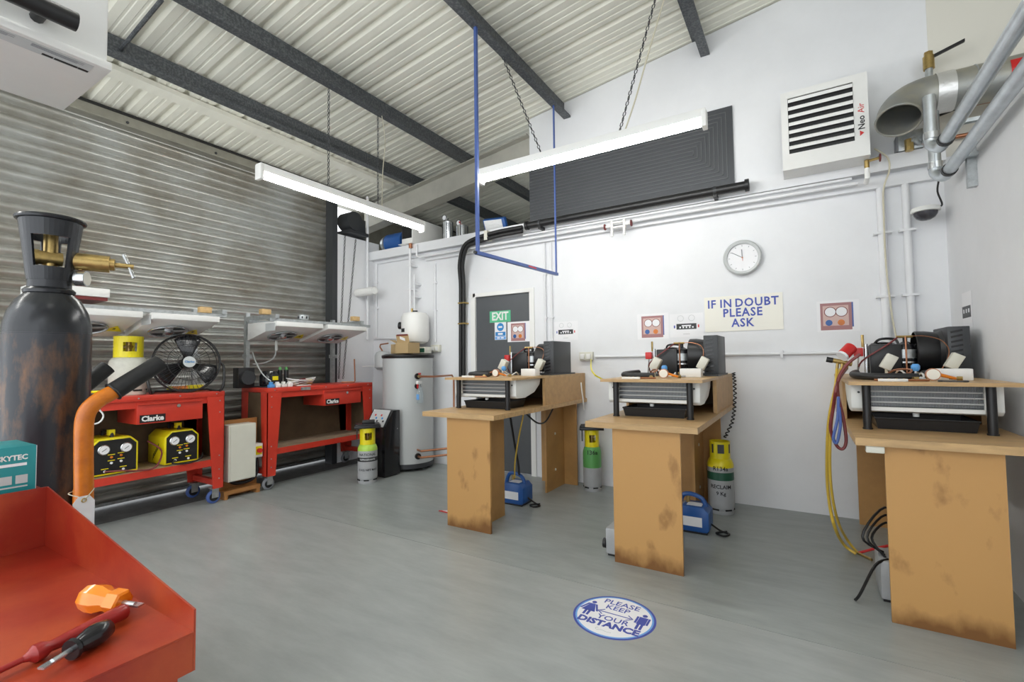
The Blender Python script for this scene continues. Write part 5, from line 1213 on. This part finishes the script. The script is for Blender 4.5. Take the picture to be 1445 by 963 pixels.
y_ = PX(418, 448, -4.5).y
mt = thing('fan_motor', 'grey slotted fan motor resting on the far strut frame', 'motor', (-4.5, y_, 1.6625))
MB().lathe([(.045, 0), (.055, .01), (.055, .05), (.03, .06)], (-4.38, y_, 1.663), ZV, 20).build('body', 'galv', mt)
for k in range(8):
    a = k*PI/4; MB().obx((-4.38+.0555*math.cos(a), y_+.0555*math.sin(a), 1.69), Vector((math.cos(a), math.sin(a), 0))*.001, Vector((-math.sin(a), math.cos(a), 0))*.008, ZV*.012).build('slot', 'black', mt)

q = PX(401, 492, -4.62)
dh = thing('drain_hose', 'clear grey drain hose hanging from the cooler over the far bench', 'hose', (-4.62, q.y, ZB))
MB().cyl((-4.76, q.y, 1.463), (-4.76, q.y, 1.36), .014, n=10).build('drain_stub', 'whiteplastic', dh)
MB().tube([(-4.76, q.y, 1.37), (-4.76, q.y-.03, 1.28), (-4.78, q.y-.12, 1.23), (-4.812, 2.745, 1.22)], .007, 6).build('hose', 'tankgrey', dh)
# electrical box on wooden board between the benches
eb = thing('electrical_panel', 'cream electrical box with red isolator switch on a wooden board', 'electrical box', (-4.55, 2.45, 0))
B('board', 'boardbrown', eb, -4.60, -4.58, 2.30, 2.66, .0, .70)
B('foot_board', 'boardbrown', eb, -4.58, -4.42, 2.36, 2.66, .0, .10) if False else B('foot_board', 'boardbrown', eb, -4.58, -4.47, 2.30, 2.635, .04, .075)
for y in (2.32, 2.615): B('foot', 'boardbrown', eb, -4.58, -4.47, y-.015, y+.015, 0, .04)
MB().bx(-4.58, -4.45, 2.325, 2.575, .155, .665).build('cabinet', 'cream', eb, .004)
B('cabinet_door', 'cream', eb, -4.45, -4.442, 2.34, 2.57, .165, .655)
sw = MB().bx(-4.56, -4.47, 2.575, 2.655, .33, .46).build('isolator', 'whiteplastic', eb, .004)
MB().bx(-4.47, -4.465, 2.585, 2.645, .355, .435).build('isolator_plate', 'yellow', sw); MB().cyl((-4.465, 2.615, .395), (-4.44, 2.615, .395), .022, n=14).build('isolator_knob', 'brightred', sw)
MB().tube([(-4.52, 2.62, .33), (-4.52, 2.63, .2), (-4.53, 2.58, .12), (-4.55, 2.45, .11), (-4.56, 2.38, .155)], .016, 8).build('cable', 'black', eb)
tag(MB().bx(-4.62, -4.50, 2.69, 2.74, .22, .38).bx(-4.60, -4.52, 2.74, 2.745, .25, .35).build('white_switch_box', 'whiteplastic', bpy.data.objects['workbench.001'], .004), 'white box', 'x')
o = bpy.data.objects['white_switch_box']; del o['category']; o['label'] = 'white switch box'; o.location = (0, 0, 0)

# =================================================================== FOREGROUND: CYLINDER ON TROLLEY
cy = Vector((-2.25, .559, 0)); CRd = .116
cyl = thing('gas_cylinder', 'large scratched black gas cylinder with brass regulator', 'gas cylinder', (cy.x, cy.y, .05))
zs = 1.335
MB().lathe([(CRd*.9, .05), (CRd, .07), (CRd, zs)], cy, ZV, 48).build('body', 'cylrust', cyl)
MB().lathe([(CRd*1.001, zs-.004), (CRd*.985, zs+.03), (CRd*.90, zs+.075), (CRd*.74, zs+.115), (CRd*.52, zs+.143), (CRd*.50, zs+.15)], cy, ZV, 48).build('shoulder', 'cylblack', cyl)
MB().lathe([(CRd*.58, zs+.140), (CRd*.60, zs+.15), (CRd*.54, zs+.158), (CRd*.50, zs+.16), (CRd*.50, zs+.19)], cy, ZV, 40).build('neck_ring', 'cylblack', cyl)
zc0, zc1 = zs+.185, 1.735
u = (Vector((0, 0, 0))-cy).normalized(); a0 = math.atan2(u.y, u.x)
mb = MB()
def cseg(a1, a2, z1, z2, k=8, r1=CRd*.52, r2=CRd*.74):
    def rr(z): return r1+(r2-r1)*(z-zc0)/(zc1-zc0)
    P = lambda a, z, d: (cy.x+(rr(z)-d)*math.cos(a), cy.y+(rr(z)-d)*math.sin(a), z)
    for q in range(k):
        b1, b2 = a1+(a2-a1)*q/k, a1+(a2-a1)*(q+1)/k
        mb.add([P(b1, z1, 0), P(b2, z1, 0), P(b2, z2, 0), P(b1, z2, 0), P(b1, z1, .009), P(b2, z1, .009), P(b2, z2, .009), P(b1, z2, .009)], [(0,1,2,3), (5,4,7,6), (3,2,6,7), (1,0,4,5), (0,3,7,4), (2,1,5,6)])
cseg(0, 2*PI, zc0, zc0+.045, 40); cseg(0, 2*PI, zc1-.065, zc1, 40)
for q in range(3): cseg(a0+.68+q*2*PI/3, a0+.68+q*2*PI/3+.73, zc0+.045, zc1-.065, 8)
mb.build('valve_guard', 'cylblack', cyl)
MB().torus((cy.x, cy.y, zc1), ZV, CRd*.75, .008, 40, 8).build('guard_rim', 'cylblack', cyl)
MB().cyl((cy.x, cy.y, zs+.15), (cy.x, cy.y, zc1-.05), .020, n=14).build('valve_stem', 'brass', cyl)
rt = Vector((-u.y, u.x, 0))
rg0 = Vector((cy.x, cy.y, 1.60)); 
MB().cyl(rg0-rt*.04+u*.01, rg0+rt*.03, .024, n=16).build('valve_body', 'brass', cyl)
MB().cyl(rg0-rt*.052+u*.012, rg0-rt*.03+u*.01, .027, n=16).build('hex_cap', 'brass', cyl)
rdir = (rt+u*.15-ZV*.02).normalized()
rg = rg0+rdir*.06
MB().cyl(rg, rg+rdir*.10, .031, n=24).build('regulator', 'brass', cyl)
MB().cyl(rg+rdir*.10, rg+rdir*.115, .022, n=16).build('regulator_cap', 'brass', cyl); MB().cyl(rg+rdir*.115, rg+rdir*.17, .009, n=12).build('regulator_screw', 'brass', cyl)
tb_ = rg+rdir*.155; MB().cyl(tb_+ZV*.045-u*.01-rdir*.015, tb_-ZV*.045+u*.01+rdir*.015, .006, n=10).build('tee_bar', 'steelbright', cyl)
gp = rg+rdir*.01-ZV*.062; u0_ = u; u = (u*.35+rdir).normalized(); MB().cyl(gp, gp+u*.03, .028, n=24).build('pressure_gauge', 'steelbright', cyl); MB().cyl(gp+u*.0302, gp+u*.032, .024, n=24).build('gauge_face', 'signcream', cyl)
MB().cyl(gp+u*.01+ZV*.03, rg+rdir*.02, .008, n=8).build('gauge_stem', 'brass', cyl)
B('white_label', 'paper', cyl, cy.x+.075, cy.x+.09, cy.y+.06, cy.y+.062, 1.38, 1.40) if False else None

tr = thing('cylinder_trolley', 'orange cylinder trolley with black rubber handle grips', 'trolley', (cy.x, cy.y, 0))
def handle(px_pts, X, nm='handle_tube'):
    pts = [PX(*q, X) for q in px_pts]; return pts
XH = -2.06
pts = [PX(q[0], q[1], XH) for q in ((118, 705), (118, 640), (120, 590), (135, 568), (163, 552))]
yT = .672; low = Vector((XH, pts[0].y, .12))
MB().tube([low, Vector((XH, pts[0].y, .4))]+pts, .026, 14).build('handle_tube', 'orange', tr)
g0, g1 = PX(160, 553, XH), PX(226, 512, XH)
MB().cyl(g0, g1, .031, .030, n=18).build('grip', 'rubber', tr); MB().torus(g0, g1-g0, .031, .004, 18, 6).build('grip_collar', 'black', tr); MB().cyl(g1-(g1-g0).normalized()*.002, g1+(g1-g0).normalized()*.004, .022, n=16).build('grip_cap', 'blackgloss', tr)
XH2 = -2.42
g0b, g1b = PX(118, 552, XH2), PX(152, 518, XH2)
g0b = Vector((XH2, g0b.y-.12, g0b.z-.10)); 
MB().cyl(g0b, g1b, .031, .030, n=18).build('grip', 'rubber', tr)
MB().tube([Vector((XH2, pts[0].y-.02, .12)), Vector((XH2, pts[0].y-.02, .8)), Vector((XH2, g0b.y-.04, g0b.z-.08)), g0b], .026, 12).build('handle_tube', 'orange', tr)
pl = PX(110, 690, XH)
mb = MB()
for k in range(10):
    a1 = math.radians(20+k*14); a2 = math.radians(20+(k+1)*14)
    P = lambda a, r, z: (cy.x+r*math.cos(a), cy.y+r*math.sin(a), z)
    mb.add([P(a1, .125, .72), P(a2, .125, .72), P(a2, .125, .80), P(a1, .125, .80), P(a1, .131, .72), P(a2, .131, .72), P(a2, .131, .80), P(a1, .131, .80)], [(0,1,2,3), (5,4,7,6), (3,2,6,7), (1,0,4,5), (0,3,7,4), (2,1,5,6)])
mb.build('cradle_band', 'orange', tr)
B('cross_plate', 'orange', tr, XH2-.03, XH+.03, yT+.028, yT+.036, .30, .38)
B('side_bracket', 'orange', tr, XH-.006, XH+.006, pts[0].y+.02, yT+.036, .30, .38)
B('side_bracket', 'orange', tr, XH-.006, XH+.006, pts[0].y+.02, yT+.06, .11, .15)
B('toe_plate', 'orange', tr, cy.x-.17, cy.x+.17, cy.y-.15, cy.y+.14, .038, .0495)
for s_, xw in ((-1, XH2-.06), (1, XH+.06)):
    wl_ = MB().lathe([(.10, 0), (.12, .008), (.12, .042), (.10, .05)], (xw-.025, yT+.05, .1205), XV, 28).build('wheel', 'rubber', tr); MB().cyl((xw-.027, yT+.05, .1205), (xw+.027, yT+.05, .1205), .05, n=18).build('wheel_hub', 'galv', wl_)
MB().cyl((XH2-.06, yT+.05, .1205), (XH+.06, yT+.05, .1205), .012, n=8).build('axle', 'galv', tr)
tg = thing('paper_tag', 'white paper tag tied to the orange trolley handle', 'tag', PX(118, 715, XH+.03))
c_ = PX(118, 722, XH+.034); MB().prism([c_+Vector((0, -.028, -.05)), c_+Vector((0, .028, -.05)), c_+Vector((0, .028, .03)), c_+Vector((0, .014, .05)), c_+Vector((0, -.014, .05)), c_+Vector((0, -.028, .03))], (.0008, 0, 0)).build('card', 'paper', tg)
MB().torus(c_+Vector((.001, 0, .036)), XV, .006, .002, 12, 5).build('eyelet', 'brass', tg)
MB().tube([c_+Vector((.001, 0, .036)), c_+Vector((0, .02, .06)), c_+Vector((-.03, .033, .065)), c_+Vector((-.063, .01, .06)), c_+Vector((-.03, -.031, .06)), c_+Vector((0, -.005, .045))], .0016, 5).build('string', 'rope', tg)

# =================================================================== FOREGROUND: RED TOOL TROLLEY
zf = .80
xb_, xf, yr, yl = -1.53, -.832, .385, -.45
tt = thing('tool_trolley', 'red steel tool trolley with open sloping-sided tray', 'trolley', ((xb_+xf)/2, 0, 0))
B('tray_floor', 'trayred', tt, xb_, xf, yl, yr, zf-.003, zf)
B('back_wall', 'trayred', tt, xb_-.003, xb_, yl, yr, zf-.003, zf+.137)
MB().prism([(xb_, yr, zf-.06), (xf, yr, zf-.06), (xf, yr, zf+.034), (xf-.02, yr, zf+.037), (xb_, yr, zf+.137)], (0, .003, 0)).build('side_wall', 'trayred', tt, smooth=False)
MB().prism([(xb_, yl, zf-.06), (xf, yl, zf-.06), (xf, yl, zf+.034), (xf-.02, yl, zf+.037), (xb_, yl, zf+.137)], (0, -.003, 0)).build('side_wall', 'trayred', tt, smooth=False)
B('front_lip', 'trayred', tt, xf-.003, xf, yl, yr-.0005, zf-.06, zf-.0032)
for x in (xb_+.02, xf-.03):
    for y in (yl+.02, yr-.03): B('leg', 'trayred', tt, x-.015, x+.015, y-.015, y+.015, .10, zf-.003); MB().lathe([(.04, 0), (.05, .006), (.05, .024), (.04, .03)], (x-.015, y, .05), XV, 20).build('wheel', 'rubber', tt); B('fork', 'galv', tt, x-.02, x+.02, y-.012, y+.012, .045, .101)
B('lower_shelf', 'trayred', tt, xb_+.01, xf-.01, yl+.01, yr-.01, .25, .256)
B('rear_ledge', 'trayred', tt, xb_-.20, xb_-.003, yl, yr, zf+.125, zf+.130)
B('rear_ledge_front', 'trayred', tt, xb_-.006, xb_-.003, yl, yr-.03, zf-.0, zf+.125) if False else B('rear_ledge_back', 'trayred', tt, xb_-.203, xb_-.2, yl, yr, .3, zf+.130)
# teal carton
tc_ = thing('teal_carton', 'teal and white tool carton standing behind the red tray', 'box', (xb_-.1, .2, zf+.1305))
q1_ = PX(50, 694, xb_-.02); yR_ = min(q1_.y, yr-.004)
zt_ = PX(48, 628, xb_-.02).z
MB().bx(xb_-.17, xb_-.02, yR_-.20, yR_, zf+.1305, zt_).build('carton', 'teal', tc_, .002)
B('white_side', 'paper', tc_, xb_-.168, xb_-.022, yR_, yR_+.0012, zf+.1325, zt_-.002)
Hc = zt_-zf-.1305; X1 = xb_-.0190
text('brand_lettering', 'SKYTEC', Hc*.15, (X1, yR_-.040, zt_-Hc*.24), YV, ZV, 'white', tc_, bold=.0005, sx=.9)
text('brand_lettering', 'A', Hc*.15, (X1, yR_-.079, zt_-Hc*.24), YV, ZV, 'white', tc_, bold=.0005)
B('white_strip', 'paper', tc_, xb_-.0199, xb_-.0192, yR_-.066, yR_-.016, zt_-Hc*.42, zt_-Hc*.36)
for k in range(3): B('handling_symbol', 'tankgrey', tc_, xb_-.0199, xb_-.0192, yR_-.034-.026*k, yR_-.014-.026*k, zt_-Hc*.80, zt_-Hc*.62)
B('caption_line', 'tankgrey', tc_, xb_-.0199, xb_-.0192, yR_-.08, yR_-.014, zt_-Hc*.88, zt_-Hc*.85)
# screwdrivers
def frame_of(a, b): d = (b-a).normalized(); return d
o1, o2 = PZ(118, 842, zf+.0275), PZ(199, 855, zf+.019); d = (o2-o1).normalized()
s1 = thing('stubby_screwdriver', 'orange stubby screwdriver in the red tray', 'screwdriver', (o1.x, o1.y, zf)); Lh = (o2-o1).length
MB().lathe([(.010, 0), (.019, .006), (.0225, .02), (.0225, .035), (.017, .048), (.0165, Lh*.52)], o1, d, 8).build('handle', 'orangeplastic', s1, angle=30)
MB().lathe([(.020, Lh*.50), (.020, Lh*.68), (.016, Lh*.70)], o1, d, 6).build('hex_collar', 'orangeplastic', s1, angle=25)
MB().cyl(o1+d*Lh*.68, o1+d*Lh*.9, .0045, n=10).build('shaft', 'steelbright', s1)
MB().obx(o1+d*Lh*.93, d*Lh*.07, d.cross(ZV).normalized()*.006, ZV*.0015).build('blade', 'steelbright', s1)
o1, o2 = PZ(157, 883, zf+.0180), PZ(58, 944, zf+.0155); d = (o2-o1).normalized(); Lh = (o2-o1).length
s2 = thing('black_screwdriver', 'black handled screwdriver in the red tray', 'screwdriver', (o1.x, o1.y, zf))
MB().lathe([(.006, 0), (.013, .006), (.0165, .022), (.0165, Lh*.3), (.013, Lh*.46), (.011, Lh*.52), (.015, Lh*.57), (.014, Lh*.62)], o1, d, 16).build('handle', 'blackgloss', s2)
MB().cyl(o1+d*Lh*.6, o1+d*Lh*.86, .004, n=10).build('shaft', 'steelbright', s2)
MB().obx(o1+d*Lh*.93, d*Lh*.075, d.cross(ZV).normalized()*.005, ZV*.0014).build('blade', 'steelbright', s2)
o1, o2 = PZ(178, 862, zf+.0165), PZ(-60, 975, zf+.0115); d = (o2-o1).normalized(); Lh = (o2-o1).length
s3 = thing('red_screwdriver', 'red insulated screwdriver in the red tray', 'screwdriver', (o1.x, o1.y, zf))
MB().lathe([(.010, 0), (.0125, .004), (.0115, .04), (.0095, .075), (.0075, .10), (.0125, .108), (.0125, .118), (.007, .124), (.0045, .13)], o1, d, 10).build('handle', 'toolred', s3)
MB().cyl(o1+d*.12, o1+d*Lh*.97, .0042, n=10).build('insulated_shaft', 'toolred', s3)
MB().obx(o1+d*Lh*.985, d*Lh*.02, d.cross(ZV).normalized()*.004, ZV*.0014).build('blade', 'steelbright', s3)

# =================================================================== FOREGROUND: WHITE UNIT, TOP LEFT
zb_ = 1.90
A_ = PZ(157, 100, zb_); Bk = PZ(92, 157, zb_)
xf, xk, yr_ = A_.x, Bk.x, (A_.y+Bk.y)/2
ac = thing('suspended_air_unit', 'white suspended air unit with black handle, hung on rods', 'air unit', (xf, yr_, zb_))
MB().bx(xk, xf-.01, yr_-1.2, yr_-.006, zb_+.018, zb_+.40).build('casing', 'whitemetal', ac, .006)
MB().bx(xk-.004, xf, yr_-1.21, yr_, zb_, zb_+.02).build('base_tray', 'whitemetal', ac, .004)
hy = PX(108, 40, xf+.04).y; hz_ = PX(100, 28, xf+.04).z
MB().cyl((xf+.04, hy, hz_), (xf+.04, hy-.45, hz_), .019, n=18).build('handle', 'black', ac)
for k in range(2): MB().cyl((xf-.012, hy-.05-.3*k, hz_), (xf+.04, hy-.05-.3*k, hz_), .012, n=10).build('handle_post', 'black', ac)
B('rating_label', 'tankgrey', ac, xf-.055, xf-.012, yr_-.55, yr_-.03, zb_-.0008, zb_)
for k in range(12): B('label_line', 'midgrey', ac, xf-.020-.0035*(k % 4), xf-.0185-.0035*(k % 4), yr_-.13-.11*(k//4), yr_-.045-.11*(k//4)-.01*(k % 2), zb_-.0012, zb_-.0007)
for k in range(4): B('label_word', 'black', ac, xf-.052, xf-.044, yr_-.048-.020*k, yr_-.030-.020*k+.001*(k % 3), zb_-.0012, zb_-.0007)
for y in (yr_-.2, yr_-1.0): MB().cyl(((xf+xk)/2, y, zb_+.39), ((xf+xk)/2, y, roof((xf+xk)/2)-.001), .006, n=8).build('hanger_rod', 'galv', ac)
